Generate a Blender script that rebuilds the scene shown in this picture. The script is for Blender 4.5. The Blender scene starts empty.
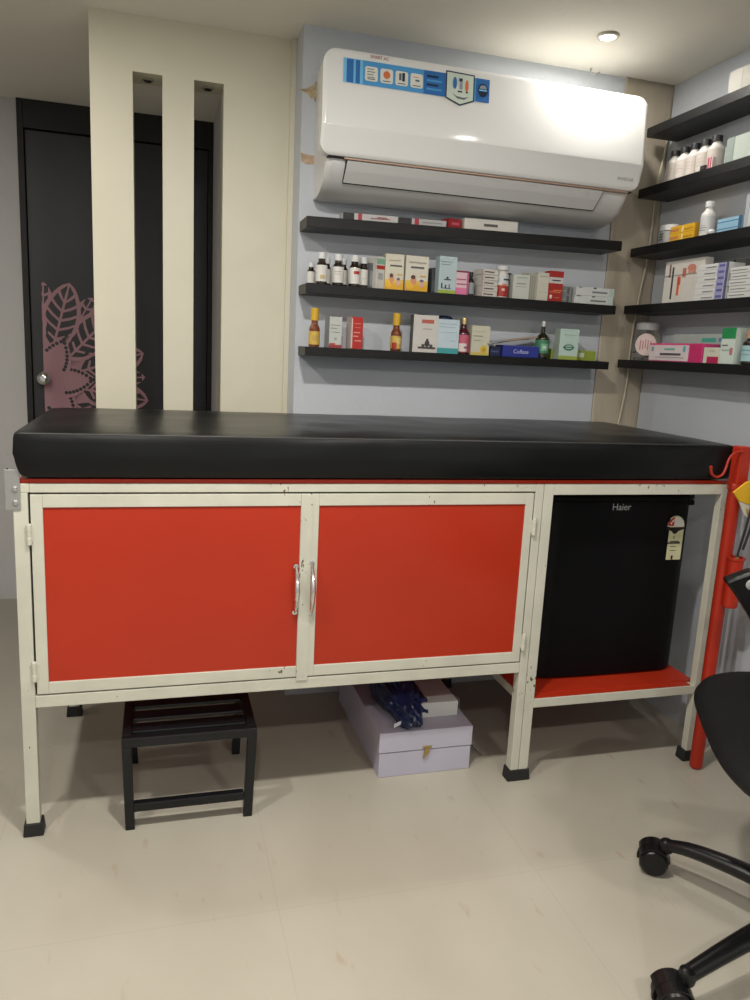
import bpy, bmesh, math, random
from mathutils import Vector, Matrix, noise
random.seed(7)
C = bpy.context.scene.collection
PI = math.pi

# ------------------------------------------------------------------ materials
def mat(name, col, rough=.5, metal=0, vary=0, vscale=8, bump=0, bscale=60, spec=.5, coat=0, trans=0, alpha=1, stretch=None):
    m = bpy.data.materials.new(name); m.use_nodes = True
    nt = m.node_tree; b = nt.nodes['Principled BSDF']
    b.inputs['Base Color'].default_value = (*col, 1)
    b.inputs['Roughness'].default_value = rough
    b.inputs['Metallic'].default_value = metal
    b.inputs['Specular IOR Level'].default_value = spec
    b.inputs['Coat Weight'].default_value = coat
    b.inputs['Coat Roughness'].default_value = .15
    b.inputs['Transmission Weight'].default_value = trans
    b.inputs['Alpha'].default_value = alpha
    tc = nt.nodes.new('ShaderNodeTexCoord')
    src = tc.outputs['Object']
    if stretch:
        mp = nt.nodes.new('ShaderNodeMapping'); mp.inputs['Scale'].default_value = stretch
        nt.links.new(src, mp.inputs['Vector']); src = mp.outputs['Vector']
    if vary:
        n = nt.nodes.new('ShaderNodeTexNoise'); n.inputs['Scale'].default_value = vscale; n.inputs['Detail'].default_value = 4
        r = nt.nodes.new('ShaderNodeValToRGB')
        r.color_ramp.elements[0].position = .3; r.color_ramp.elements[1].position = .7
        r.color_ramp.elements[0].color = (*[c*(1-vary) for c in col], 1)
        r.color_ramp.elements[1].color = (*[min(1, c*(1+vary)) for c in col], 1)
        nt.links.new(src, n.inputs['Vector']); nt.links.new(n.outputs['Fac'], r.inputs['Fac'])
        nt.links.new(r.outputs['Color'], b.inputs['Base Color'])
    if bump:
        n2 = nt.nodes.new('ShaderNodeTexNoise'); n2.inputs['Scale'].default_value = bscale; n2.inputs['Detail'].default_value = 3
        bp = nt.nodes.new('ShaderNodeBump'); bp.inputs['Strength'].default_value = bump; bp.inputs['Distance'].default_value = .01
        nt.links.new(src, n2.inputs['Vector']); nt.links.new(n2.outputs['Fac'], bp.inputs['Height'])
        nt.links.new(bp.outputs['Normal'], b.inputs['Normal'])
    return m

_cm = {}
def cm(hexc, rough=.45):
    """plain printed colour from sRGB hex"""
    k = (hexc, rough)
    if k not in _cm:
        v = [int(hexc[i:i+2], 16)/255 for i in (0, 2, 4)]
        v = [x/12.92 if x <= .04045 else ((x+.055)/1.055)**2.4 for x in v]
        _cm[k] = mat('ink_'+hexc, v, rough, vary=.04, vscale=30)
    return _cm[k]

M = {}
M['wall'] = mat('blue_grey_paint', (.52,.55,.59), .75, vary=.03, vscale=3, bump=.12, bscale=90)
M['wall_grey'] = mat('grey_paint', (.50,.49,.485), .8, vary=.03, vscale=2, bump=.1)
M['cream'] = mat('cream_laminate', (.63,.60,.475), .45, vary=.025, vscale=4, bump=.04, bscale=30)
M['beige'] = mat('beige_wrapping', (.43,.375,.29), .6, vary=.12, vscale=7, bump=.55, bscale=9, stretch=(1.6,1,.5))
M['ceiling'] = mat('ceiling_paint', (.80,.77,.68), .85, vary=.02, vscale=2, bump=.05)
M['shelf'] = mat('black_brown_laminate', (.0045,.0042,.0045), .42, spec=.35, vary=.3, vscale=10, bump=.1, bscale=50, stretch=(1,1,6))
M['frame'] = mat('chipped_offwhite_enamel', (.545,.54,.455), .42, vary=.06, vscale=12, bump=.06)
M['red'] = mat('orange_red_enamel', (.41,.029,.010), .24, spec=.35, vary=.07, vscale=2.2, bump=.03, bscale=12)
M['redpole'] = mat('red_enamel_pole', (.38,.024,.010), .33, spec=.35, vary=.1, vscale=10, bump=.08)
M['vinyl'] = mat('black_vinyl', (.0042,.0045,.0047), .31, vary=.15, vscale=6, bump=.22, bscale=7, spec=.28)
M['piping'] = mat('vinyl_piping', (.035,.037,.037), .38)
M['rubber'] = mat('black_rubber', (.012,.012,.012), .7, bump=.2)
M['chrome'] = mat('chrome', (.75,.75,.75), .15, 1)
M['steel'] = mat('zinc_plate', (.42,.42,.41), .45, .7, vary=.1)
M['fridge'] = mat('black_fridge_enamel', (.003,.003,.0035), .45, bump=.03, bscale=300, spec=.15)
M['ac'] = mat('white_gloss_plastic', (.76,.76,.745), .10)
M['ac2'] = mat('white_satin_plastic', (.70,.70,.69), .45)
M['acgap'] = mat('copper_trim', (.42,.29,.22), .4, .2)
M['dark'] = mat('dark_gap', (.012,.012,.012), .7)
M['doorblk'] = mat('charcoal_laminate', (.019,.020,.022), .5, vary=.15, vscale=3)
M['doorframe'] = mat('black_painted_wood', (.006,.006,.006), .6, bump=.05)
M['pink'] = mat('dusty_pink_vinyl', (.37,.195,.225), .55, vary=.05)
M['black_steel'] = mat('black_painted_steel', (.005,.0055,.007), .35, vary=.2, bump=.06, spec=.4)
M['boxlav'] = mat('lavender_board', (.46,.445,.535), .55, vary=.04, bump=.05)
M['boxside'] = mat('grey_white_board', (.42,.41,.40), .6, vary=.05)
M['paper'] = mat('white_card', (.62,.62,.60), .55, vary=.03)
M['brass'] = mat('brass', (.5,.38,.16), .35, .9)
M['bluebag'] = mat('navy_plastic', (.006,.014,.055), .3, vary=.5, vscale=14, bump=.3, bscale=18)
M['clear'] = mat('clear_plastic', (.8,.8,.8), .2, trans=.5, alpha=.5)
M['glassjar'] = mat('clear_jar', (.92,.93,.92), .06, trans=1, alpha=.45)
M['amber'] = mat('amber_glass', (.016,.007,.004), .12, coat=.4)
M['honey'] = mat('honey_glass', (.16,.035,.008), .15, coat=.5)
M['gb'] = mat('green_brown_glass', (.022,.020,.009), .12, coat=.4)
M['chairfab'] = mat('black_mesh_fabric', (.0035,.004,.0045), .6, vary=.1, bump=.35, bscale=500, spec=.2)
M['chairpl'] = mat('black_nylon', (.005,.005,.0055), .3, spec=.4)
M['silver'] = mat('silver_plastic', (.5,.5,.5), .3, .5)
M['cable'] = mat('cream_cable', (.55,.50,.38), .5)
M['lampring'] = mat('lamp_housing', (.45,.42,.36), .35, .5)

def add_chips(m):
    """small rusty chips in the enamel"""
    nt = m.node_tree; N = nt.nodes; L = nt.links; b = N['Principled BSDF']
    tc = N.new('ShaderNodeTexCoord'); mp = N.new('ShaderNodeMapping'); mp.inputs['Scale'].default_value = (120,120,55)
    n = N.new('ShaderNodeTexNoise'); n.inputs['Scale'].default_value = 1; n.inputs['Detail'].default_value = 2
    n2 = N.new('ShaderNodeTexNoise'); n2.inputs['Scale'].default_value = 9
    L.new(tc.outputs['Object'], mp.inputs[0]); L.new(mp.outputs[0], n.inputs['Vector']); L.new(tc.outputs['Object'], n2.inputs['Vector'])
    mu = N.new('ShaderNodeMath'); mu.operation = 'MULTIPLY'; L.new(n.outputs['Fac'], mu.inputs[0]); L.new(n2.outputs['Fac'], mu.inputs[1])
    r = N.new('ShaderNodeValToRGB'); r.color_ramp.elements[0].position = .425; r.color_ramp.elements[1].position = .445
    L.new(mu.outputs[0], r.inputs['Fac'])
    mx = N.new('ShaderNodeMix'); mx.data_type = 'RGBA'; src = b.inputs['Base Color'].links[0].from_socket
    L.new(r.outputs['Color'], mx.inputs['Factor']); L.new(src, mx.inputs['A']); mx.inputs['B'].default_value = (.10,.05,.03,1)
    L.new(mx.outputs['Result'], b.inputs['Base Color'])
add_chips(M['frame'])

def emis(name, col, s):
    m = bpy.data.materials.new(name); m.use_nodes = True
    b = m.node_tree.nodes['Principled BSDF']
    b.inputs['Base Color'].default_value = (*col, 1)
    b.inputs['Emission Color'].default_value = (*col, 1); b.inputs['Emission Strength'].default_value = s
    return m
M['lens'] = emis('lamp_lens', (1,.95,.86), 40)

def floor_material():
    m = bpy.data.materials.new('marbled_beige_tile'); m.use_nodes = True
    nt = m.node_tree; N = nt.nodes; L = nt.links; b = N['Principled BSDF']
    tc = N.new('ShaderNodeTexCoord')
    sep = N.new('ShaderNodeSeparateXYZ'); L.new(tc.outputs['Object'], sep.inputs[0])
    base = N.new('ShaderNodeTexNoise'); base.inputs['Scale'].default_value = 2.4; base.inputs['Detail'].default_value = 5
    mp0 = N.new('ShaderNodeMapping'); mp0.inputs['Scale'].default_value = (1,.55,1); mp0.inputs['Rotation'].default_value = (0,0,.7)
    L.new(tc.outputs['Object'], mp0.inputs[0]); L.new(mp0.outputs[0], base.inputs['Vector'])
    r = N.new('ShaderNodeValToRGB'); L.new(base.outputs['Fac'], r.inputs['Fac'])
    r.color_ramp.elements[0].position = .3; r.color_ramp.elements[0].color = (.375,.350,.285,1)
    r.color_ramp.elements[1].position = .72; r.color_ramp.elements[1].color = (.45,.425,.355,1)
    # small rust coloured flecks, drawn out diagonally
    mp = N.new('ShaderNodeMapping'); mp.inputs['Scale'].default_value = (26,8,1); mp.inputs['Rotation'].default_value = (0,0,-.5)
    L.new(tc.outputs['Object'], mp.inputs[0])
    fl = N.new('ShaderNodeTexNoise'); fl.inputs['Scale'].default_value = 1; fl.inputs['Detail'].default_value = 3
    L.new(mp.outputs[0], fl.inputs['Vector'])
    fr = N.new('ShaderNodeValToRGB'); fr.color_ramp.elements[0].position = .66; fr.color_ramp.elements[1].position = .80
    fr.color_ramp.elements[0].color = (0,0,0,1); fr.color_ramp.elements[1].color = (.7,.7,.7,1)
    L.new(fl.outputs['Fac'], fr.inputs['Fac'])
    mx = N.new('ShaderNodeMix'); mx.data_type = 'RGBA'
    L.new(fr.outputs['Color'], mx.inputs['Factor']); L.new(r.outputs['Color'], mx.inputs['A']); mx.inputs['B'].default_value = (.33,.22,.15,1)
    # joints
    def joint(out, off):
        a = N.new('ShaderNodeMath'); a.operation = 'ADD'; a.inputs[1].default_value = off; L.new(out, a.inputs[0])
        d = N.new('ShaderNodeMath'); d.operation = 'DIVIDE'; d.inputs[1].default_value = .6; L.new(a.outputs[0], d.inputs[0])
        f = N.new('ShaderNodeMath'); f.operation = 'FRACT'; L.new(d.outputs[0], f.inputs[0])
        c = N.new('ShaderNodeMath'); c.operation = 'COMPARE'; c.inputs[1].default_value = .5; c.inputs[2].default_value = .0022; L.new(f.outputs[0], c.inputs[0])
        return c.outputs[0]
    jx = joint(sep.outputs['X'], 6.37); jy = joint(sep.outputs['Y'], 6.06)
    mxx = N.new('ShaderNodeMath'); mxx.operation = 'MAXIMUM'; L.new(jx, mxx.inputs[0]); L.new(jy, mxx.inputs[1])
    sc = N.new('ShaderNodeMath'); sc.operation = 'MULTIPLY'; sc.inputs[1].default_value = .16; L.new(mxx.outputs[0], sc.inputs[0])
    m2 = N.new('ShaderNodeMix'); m2.data_type = 'RGBA'; L.new(sc.outputs[0], m2.inputs['Factor'])
    L.new(mx.outputs['Result'], m2.inputs['A']); m2.inputs['B'].default_value = (.22,.19,.15,1)
    L.new(m2.outputs['Result'], b.inputs['Base Color'])
    b.inputs['Roughness'].default_value = .3; b.inputs['Specular IOR Level'].default_value = .35
    return m
M['floor'] = floor_material()

# ------------------------------------------------------------------ mesh helpers
def wloc(p):
    v = Vector((0,0,0))
    while p: v += p.location; p = p.parent
    return v
def NB(): return bmesh.new()
def obj(name, bm, m, parent=None, origin=None, smooth=False, sub=0, bevel=0):
    """link bm (world coordinates) as ONE mesh object"""
    off = wloc(parent) if parent else Vector((0,0,0))
    loc = Vector((0,0,0))
    if origin is not None: loc = Vector(origin) - off
    bmesh.ops.translate(bm, verts=bm.verts, vec=-(off+loc))
    bmesh.ops.recalc_face_normals(bm, faces=bm.faces)
    me = bpy.data.meshes.new(name); bm.to_mesh(me); bm.free()
    for k in (m if isinstance(m, (list, tuple)) else [m]): me.materials.append(k)
    if smooth:
        for p in me.polygons: p.use_smooth = True
    o = bpy.data.objects.new(name, me); C.objects.link(o); o.location = loc
    if parent: o.parent = parent
    if bevel:
        md = o.modifiers.new('bevel', 'BEVEL'); md.width = bevel; md.segments = 2; md.limit_method = 'ANGLE'; md.harden_normals = False
    if sub:
        md = o.modifiers.new('sub', 'SUBSURF'); md.levels = sub; md.render_levels = sub
    if smooth and not sub:
        try:
            md = o.modifiers.new('wn', 'WEIGHTED_NORMAL'); md.keep_sharp = True
            for e in me.edges: pass
            me.set_sharp_from_angle(angle=math.radians(38))
        except Exception: pass
    return o
def thing(name, label, cat, loc, group=None, rotz=0):
    o = bpy.data.objects.new(name, None); C.objects.link(o); o.location = loc; o.rotation_euler = (0,0,rotz)
    o.empty_display_size = .05
    o['label'] = label; o['category'] = cat
    if group: o['group'] = group
    return o
def tag(o, label, cat, group=None):
    o['label'] = label; o['category'] = cat
    if group: o['group'] = group
    return o
def struct(name, bm, m, **k):
    o = obj(name, bm, m, **k); o['kind'] = 'structure'; return o
def bx(bm, x0,x1,y0,y1,z0,z1, mi=0):
    v = [bm.verts.new(p) for p in ((x0,y0,z0),(x1,y0,z0),(x1,y1,z0),(x0,y1,z0),(x0,y0,z1),(x1,y0,z1),(x1,y1,z1),(x0,y1,z1))]
    for f in ((0,3,2,1),(4,5,6,7),(0,1,5,4),(1,2,6,5),(2,3,7,6),(3,0,4,7)):
        bm.faces.new([v[i] for i in f]).material_index = mi
    return v
def box(*a, mi=0):
    bm = NB(); bx(bm, *a, mi=mi); return bm
def prism(bm, pts, axis, a0, a1, mi=0):
    """closed polygon extruded; axis 'y': pts=(x,z); 'x': pts=(y,z); 'z': pts=(x,y)"""
    def P(p, a): return {'y': (p[0],a,p[1]), 'x': (a,p[0],p[1]), 'z': (p[0],p[1],a)}[axis]
    A = [bm.verts.new(P(p,a0)) for p in pts]; B = [bm.verts.new(P(p,a1)) for p in pts]
    n = len(pts)
    bm.faces.new(A).material_index = mi; bm.faces.new(B[::-1]).material_index = mi
    for i in range(n): bm.faces.new((A[i],A[(i+1)%n],B[(i+1)%n],B[i])).material_index = mi
def lathe(bm, prof, cx, cy, z0, seg=20, mi=0, axis='z'):
    rings = []
    for r, h in prof:
        ring = []
        for i in range(seg):
            t = 2*PI*i/seg; a, b = r*math.cos(t), r*math.sin(t)
            ring.append(bm.verts.new((cx+a, cy+b, z0+h) if axis == 'z' else ((cx+a, cy+h, z0+b) if axis == 'y' else (cx+h, cy+a, z0+b))))
        rings.append(ring)
    for q in range(len(rings)-1):
        for i in range(seg):
            bm.faces.new((rings[q][i], rings[q][(i+1)%seg], rings[q+1][(i+1)%seg], rings[q+1][i])).material_index = mi
    bm.faces.new(rings[0][::-1]).material_index = mi; bm.faces.new(rings[-1]).material_index = mi
def tube(bm, pts, r, seg=10, mi=0, rs=None, flat=1):
    pts = [Vector(p) for p in pts]; rings = []
    up = Vector((0,0,1)); prev = None
    for i, p in enumerate(pts):
        d = (pts[min(i+1,len(pts)-1)] - pts[max(i-1,0)]).normalized()
        if prev is None:
            n = d.cross(up)
            if n.length < 1e-3: n = d.cross(Vector((1,0,0)))
            n.normalize()
        else:
            n = (prev - d*prev.dot(d)).normalized()
        prev = n; b = d.cross(n); rr = rs[i] if rs else r
        rings.append([bm.verts.new(p + n*math.cos(2*PI*k/seg)*rr + b*math.sin(2*PI*k/seg)*rr*flat) for k in range(seg)])
    for q in range(len(rings)-1):
        for k in range(seg):
            bm.faces.new((rings[q][k], rings[q][(k+1)%seg], rings[q+1][(k+1)%seg], rings[q+1][k])).material_index = mi
    bm.faces.new(rings[0][::-1]).material_index = mi; bm.faces.new(rings[-1]).material_index = mi
def curve(pts, n=8):
    """Catmull-Rom through pts"""
    P = [Vector(p) for p in pts]; P = [2*P[0]-P[1]] + P + [2*P[-1]-P[-2]]; out = []
    for i in range(1, len(P)-2):
        for k in range(n):
            t = k/n; a,b,c,d = P[i-1],P[i],P[i+1],P[i+2]
            out.append(.5*((2*b)+(c-a)*t+(2*a-5*b+4*c-d)*t*t+(3*b-a-3*c+d)*t**3))
    out.append(P[-2]); return out
def text_bm(s, size, space=1.0, ext=.0003):
    cu = bpy.data.curves.new('t', 'FONT'); cu.body = s; cu.size = size; cu.extrude = ext; cu.align_x = 'CENTER'; cu.align_y = 'CENTER'; cu.space_character = space
    o = bpy.data.objects.new('t', cu); C.objects.link(o)
    dg = bpy.context.evaluated_depsgraph_get(); dg.update()
    me = bpy.data.meshes.new_from_object(o.evaluated_get(dg)); bm = NB(); bm.from_mesh(me)
    bpy.data.objects.remove(o); bpy.data.meshes.remove(me); bpy.data.curves.remove(cu)
    return bm
def text_front(name, s, size, x, y, z, m, parent, sx=1.0):
    """text standing upright on a face that looks towards -y"""
    bm = text_bm(s, size)
    bmesh.ops.transform(bm, matrix=Matrix.Translation((x,y,z)) @ Matrix.Rotation(PI/2, 4, 'X') @ Matrix.Diagonal((sx,1,1,1)), verts=bm.verts)
    return obj(name, bm, m, parent)
def disc(bm, cx, z, r, y0, y1, seg=24, mi=0):
    prism(bm, [(cx+r*math.cos(2*PI*i/seg), z+r*math.sin(2*PI*i/seg)) for i in range(seg)], 'y', y0, y1, mi)

# ------------------------------------------------------------------ room shell
XL, XR, YF, YB, ZC = -1.3, 1.95, -2.9, .64, 2.08
XW = .702          # left end of the shelf wall
struct('floor', box(XL-.1, XR+.1, YF-.1, 1.95, -.1, 0), M['floor'])
struct('ceiling', box(XL-.1, XR+.1, YF-.1, 1.95, ZC, ZC+.1), M['ceiling'])
struct('wall_back', box(XW, XR+.1, YB, YB+.26, 0, ZC), M['wall'])
struct('wall_right', box(XR, XR+.1, YF, YB, 0, ZC), M['wall'])
struct('wall_left', box(XL-.1, XL, YF, 1.9, 0, ZC), M['wall_grey'])
struct('wall_front', box(XL-.1, XR+.1, YF-.1, YF, 0, ZC), M['wall'])
struct('wall_passage', box(.524, .64, .90, 1.9, 0, ZC), M['wall_grey'])
bm = NB(); bx(bm, XL, -.246, 1.8, 1.9, 0, ZC); struct('wall_far', bm, M['wall_grey'])
# beige wrapped corner strip
bm = NB(); bmesh.ops.create_grid(bm, x_segments=24, y_segments=120, size=.5)
for v in bm.verts:
    x = v.co.x+.5; z = v.co.y+.5
    X = 1.764 + x*(XR-1.764); Z = .0+z*ZC
    v.co = (X, YB-.006-.006*noise.noise(Vector((X*9, Z*4, 1)))-.002*noise.noise(Vector((X*30, Z*14, 5))), Z)
o = struct('trim_1', bm, M['beige'], smooth=True)
md = o.modifiers.new('solid', 'SOLIDIFY'); md.thickness = .004; md.offset = 0
# cream screen panel with two tall slots
bm = NB()
Y0, Y1 = .77, .88
xs = [.106,.224,.308,.399,.486,XW+.02]; 
for a, b in ((0,1),(2,3),(4,5)): bx(bm, xs[a], xs[b], Y0, Y1, 0, ZC)
for a, b in ((1,2),(3,4)): bx(bm, xs[a], xs[b], Y0, Y1, 1.929, ZC); bx(bm, xs[a], xs[b], Y0, Y1, 0, .6)
bmesh.ops.remove_doubles(bm, verts=bm.verts, dist=1e-5)
o = struct('wall_screen', bm, M['cream'])
struct('trim_2', box(XW-.016, XW-.0005, .755, .7695, .0, ZC), M['cream'])   # corner bead beside the shelf wall
# slot lamps (unlit)
for i, x in enumerate((.266,.4425)):
    t = thing('slot_lamp', ['small unlit recessed lamp at the top of the left slot in the cream screen',
                            'small unlit recessed lamp at the top of the right slot in the cream screen'][i], 'lamp', (x,.825,1.929), 'lamps in the screen slots')
    b = NB(); lathe(b, [(.014,0),(.017,-.003),(.017,-.0045),(.013,-.005)], x, .825, 1.929); obj('housing', b, M['lampring'], t, smooth=True)
    b = NB(); lathe(b, [(.011,-.005),(.010,-.008),(.004,-.009)], x, .825, 1.929); obj('bulb', b, M['dark'], t, smooth=True)

# far door with frame
struct_door = bpy.data.objects.new('door_1', None); C.objects.link(struct_door); struct_door.location = (.13,1.8,0); struct_door['kind'] = 'structure'
D = struct_door
b = NB(); bx(b, -.246,-.222,1.785,1.9,0,ZC); bx(b, .504,.524,1.785,1.9,0,ZC); bx(b, -.222,.504,1.785,1.9,1.972,ZC)
obj('door_frame', b, M['doorframe'], D, bevel=.002)
obj('door_leaf', box(-.220,.502,1.80,1.845,.008,1.968), M['doorblk'], D, bevel=.002)
b = NB(); lathe(b, [(.027,0),(.027,-.006),(.012,-.010),(.011,-.026),(.020,-.032),(.026,-.042),(.026,-.052),(.018,-.060),(.006,-.062)], -.172, 1.80, .982, axis='y', seg=24)
obj('door_knob', b, M['chrome'], D, smooth=True)
# half mandala sticker on the door leaf
def mandala():
    bm = NB(); cx, cz = -.176, .965; ya = 1.7995
    layer = [0]
    def poly(pts, mi, lv):
        pts = [(max(p[0], cx), p[1]) for p in pts]
        y = ya - .00025*lv
        try: bm.faces.new([bm.verts.new((p[0], y, p[1])) for p in pts]).material_index = mi
        except ValueError: pass
    def leaf(ang, r0, r1, w, n=14, wob=0):
        out = []
        ca, sa = math.cos(ang), math.sin(ang)
        for s in (1,-1):
            rng = range(n+1) if s == 1 else range(n-1, 0, -1)
            for i in rng:
                t = i/n; rr = r0+(r1-r0)*t; ww = w*math.sin(PI*t**.8)*s
                out.append((cx+rr*ca-ww*sa, cz+rr*sa+ww*ca))
        return out
    def L2(ang, r, w): return (cx+r*math.cos(ang)-w*math.sin(ang), cz+r*math.sin(ang)+w*math.cos(ang))
    # solid pink heart
    poly([(cx+.35*math.cos(-PI/2+PI*i/40), cz+.35*math.sin(-PI/2+PI*i/40)) for i in range(41)], 0, 0)
    lv = 1
    ST, OF = 28, 19
    def fat(ang, r0, r1, w, n=18):          # rounded, full leaf
        out = []; ca, sa = math.cos(ang), math.sin(ang)
        for s in (1,-1):
            for i in (range(n+1) if s == 1 else range(n-1, 0, -1)):
                t = i/n; rr = r0+(r1-r0)*t; ww = w*(math.sin(PI*t**.95))**.62*s
                out.append((cx+rr*ca-ww*sa, cz+rr*sa+ww*ca))
        return out
    for k in range(-3, 4):
        am = math.radians(OF+(k+.5)*ST)
        poly(fat(am, .22, .415, .044), 0, lv); lv += 1
        for s_ in (1,-1):
            poly([L2(am,.365,.003*s_),L2(am,.40,.003*s_),L2(am,.402,.020*s_),L2(am,.375,.020*s_)], 1, lv)
            poly([L2(am,.325,.003*s_),L2(am,.355,.003*s_),L2(am,.362,.018*s_),L2(am,.340,.018*s_)], 1, lv)
        lv += 1
    R0, R1, WW = .135, .432, .078
    def wid(r):
        t = min(max((r-R0)/(R1-R0),0),1); return WW*(math.sin(PI*t**.95))**.62
    for k in range(-3, 4):
        a = math.radians(OF+k*ST)
        poly(fat(a, R0, R1, WW), 0, lv); lv += 1
        for s_ in (1,-1):
            for i in range(6):
                ri0 = R0+.022+i*.040; ri1 = ri0+.028
                sl = .034
                ro0, ro1 = min(ri0+sl, R1-.022), min(ri1+sl, R1-.012)
                if ro1-ro0 < .006: continue
                w0 = max(wid(ro0)-.017,.004); w1 = max(wid(ro1)-.017,.004)
                mid0, mid1 = (ri0+ro0)/2, (ri1+ro1)/2
                wm0 = min(w0*.62, max(wid(mid0)-.017,.004)); wm1 = min(w1*.62, max(wid(mid1)-.017,.004))
                poly([L2(a,ri0,.005*s_),L2(a,ri1,.005*s_),L2(a,mid1,wm1*s_),L2(a,ro1,w1*s_),L2(a,ro0,w0*s_),L2(a,mid0,wm0*s_)], 1, lv)
        lv += 1
    for k in range(-2, 3):
        a = math.radians(OF+(k+.5)*ST)
        for q in (-10,-4,4,10):
            aa = a+math.radians(q)
            poly(leaf(aa, .205, .262-.003*abs(q), .0065), 1, lv)
        lv += 1
    for k in range(-1, 2):
        a = math.radians(5+k*60)
        poly(leaf(a, 0, .215, .072), 0, lv); lv += 1
        for s_ in (1,-1):
            for i in range(8):
                t = (i+.6)/8; rr = .075+.118*t; ww = .050*math.sin(PI*(.42+.58*t))**.8*s_
                p = L2(a, rr, ww)
                if p[0] < cx+.008: continue
                poly([(p[0]+.0078*math.cos(j*PI/4), p[1]+.0078*math.sin(j*PI/4)) for j in range(8)], 1, lv)
        lv += 1
        poly([L2(a,.188,0),L2(a,.200,.010),L2(a,.214,0),L2(a,.200,-.010)], 1, lv); lv += 1
    return bm
b = mandala()
o = obj('mandala_sticker', b, [M['pink'], M['doorblk']], D); o['label'] = 'dusty pink half mandala sticker'

# chipped plaster patches / torn sticker by the air conditioner
b = NB()
prism(b, [(.690,1.905),(.712,1.908),(.735,1.922),(.752,1.945),(.753,1.935),(.742,1.915),(.752,1.900),(.746,1.892),(.742,1.875),(.736,1.885),(.728,1.885),(.722,1.893),(.710,1.898)], 'y', YB-.0015, YB)
tag(obj('torn_paper_decoration', b, mat('faded_paper', (.42,.33,.20), .8, vary=.5, vscale=60), origin=(.72,YB,1.9)), 'torn brown paper scrap on the wall left of the air conditioner top', 'paper scrap')
b = NB(); prism(b, [(.702,1.732),(.724,1.728),(.748,1.728),(.748,1.704),(.722,1.702),(.705,1.708)], 'y', YB-.0015, YB)
tag(obj('bare_plaster_patch', b, mat('bare_plaster', (.46,.33,.23), .9, vary=.3, vscale=50), origin=(.724,YB,1.716)), 'small bare tan plaster patch left of the air conditioner underside', 'patch')

# ------------------------------------------------------------------ ceiling lamps
def downlight(x, y, label, power, spot=None, col=(1,.955,.89), r=.030):
    t = thing('ceiling_downlight', label, 'lamp', (x,y,ZC), 'recessed ceiling downlights')
    b = NB()
    seg = 28; prof = [(r*1.55,0),(r*1.6,-.003),(r*1.45,-.007),(r*1.15,-.008),(r*1.02,-.004),(r*1.0,-.001)]
    rings = [[b.verts.new((x+q*math.cos(2*PI*i/seg), y+q*math.sin(2*PI*i/seg), ZC+h)) for i in range(seg)] for q,h in prof]
    for q in range(len(rings)-1):
        for i in range(seg): b.faces.new((rings[q][i],rings[q][(i+1)%seg],rings[q+1][(i+1)%seg],rings[q+1][i]))
    obj('ring', b, M['lampring'], t, smooth=True)
    b = NB(); lathe(b, [(r,-.0005),(r*.9,-.004),(r*.4,-.0055)], x, y, ZC, seg=24); obj('lens', b, M['lens'], t, smooth=True)
    ld = bpy.data.lights.new('lamp_light', 'AREA'); ld.shape = 'DISK'; ld.size = r*2.2; ld.energy = power; ld.color = col
    if spot: ld.spread = spot
    lo = bpy.data.objects.new('lamp_light', ld); C.objects.link(lo); lo.parent = t; lo.location = (0,0,-.010)
    return t
downlight(1.530, .372, 'small lit downlight in the ceiling in front of the air conditioner', 4.2, r=.020)
downlight(-.40, .40, 'round downlight in the ceiling over the passage left of the couch', 6)
downlight(-.35, -.72, 'round downlight in the ceiling over the left end of the couch', 14, r=.045)
downlight(.50, -.72, 'round downlight in the ceiling over the floor before the cabinet doors', 22, r=.045)
downlight(1.57, -.72, 'round downlight in the ceiling over the office chair', 3.5, r=.022)
downlight(.1, -2.3, 'round downlight in the ceiling behind the viewer, left', 15, r=.06)
downlight(1.3, -2.3, 'round downlight in the ceiling behind the viewer, right', 15, r=.06)
b = NB(); tube(b, curve([(1.62,.61,ZC),(1.62,.61,ZC-.012),(1.632,.605,ZC-.02),(1.645,.60,ZC-.012)],5), .0025, 8)
tag(obj('ceiling_hook', b, M['steel'], origin=(1.62,.61,ZC), smooth=True), 'small metal hook in the ceiling above the air conditioner', 'hook')

# ------------------------------------------------------------------ examination couch
K = thing('examination_couch', 'long off-white metal examination couch with orange-red doors and an open fridge bay', 'examination couch', (.9,.3,0))
b = NB(); LW = .0
yb0, yb1 = .603, .630
H = .847
# posts (front / back)
bx(b, -.012,.018, 0,.030, .0,.827); bx(b, .0,.022, 0.0,.03,.827,H)
bx(b, 1.234,1.2575, 0,.030, .0,H); bx(b, 1.259,1.287, 0,.030,.0,H)
bx(b, 1.812,1.834, 0,.024,.0,H)
for a,c in ((.020,.050),(1.234,1.2575),(1.259,1.287),(1.799,1.828)): bx(b, a,c, yb0,yb1, 0,H)
# top rails
bx(b, .022,1.234, .0,.028, .827,H); bx(b, 1.287,1.812, 0,.028, .818,H)
bx(b, .018,1.234, yb0,yb1,.82,H); bx(b, 1.287,1.799, yb0,yb1,.82,H)
for a,c in ((-.010,.018),(1.236,1.257),(1.260,1.285),(1.813,1.833)): bx(b, a,c, .03,yb0, .818,H)
# cabinet lower rails
bx(b, .018,1.234, 0,.028, .325,.354); bx(b, .018,1.234, yb0,yb1,.325,.354)
for a,c in ((-.010,.018),(1.236,1.257)): bx(b, a,c, .03,yb0,.325,.354)
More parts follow.
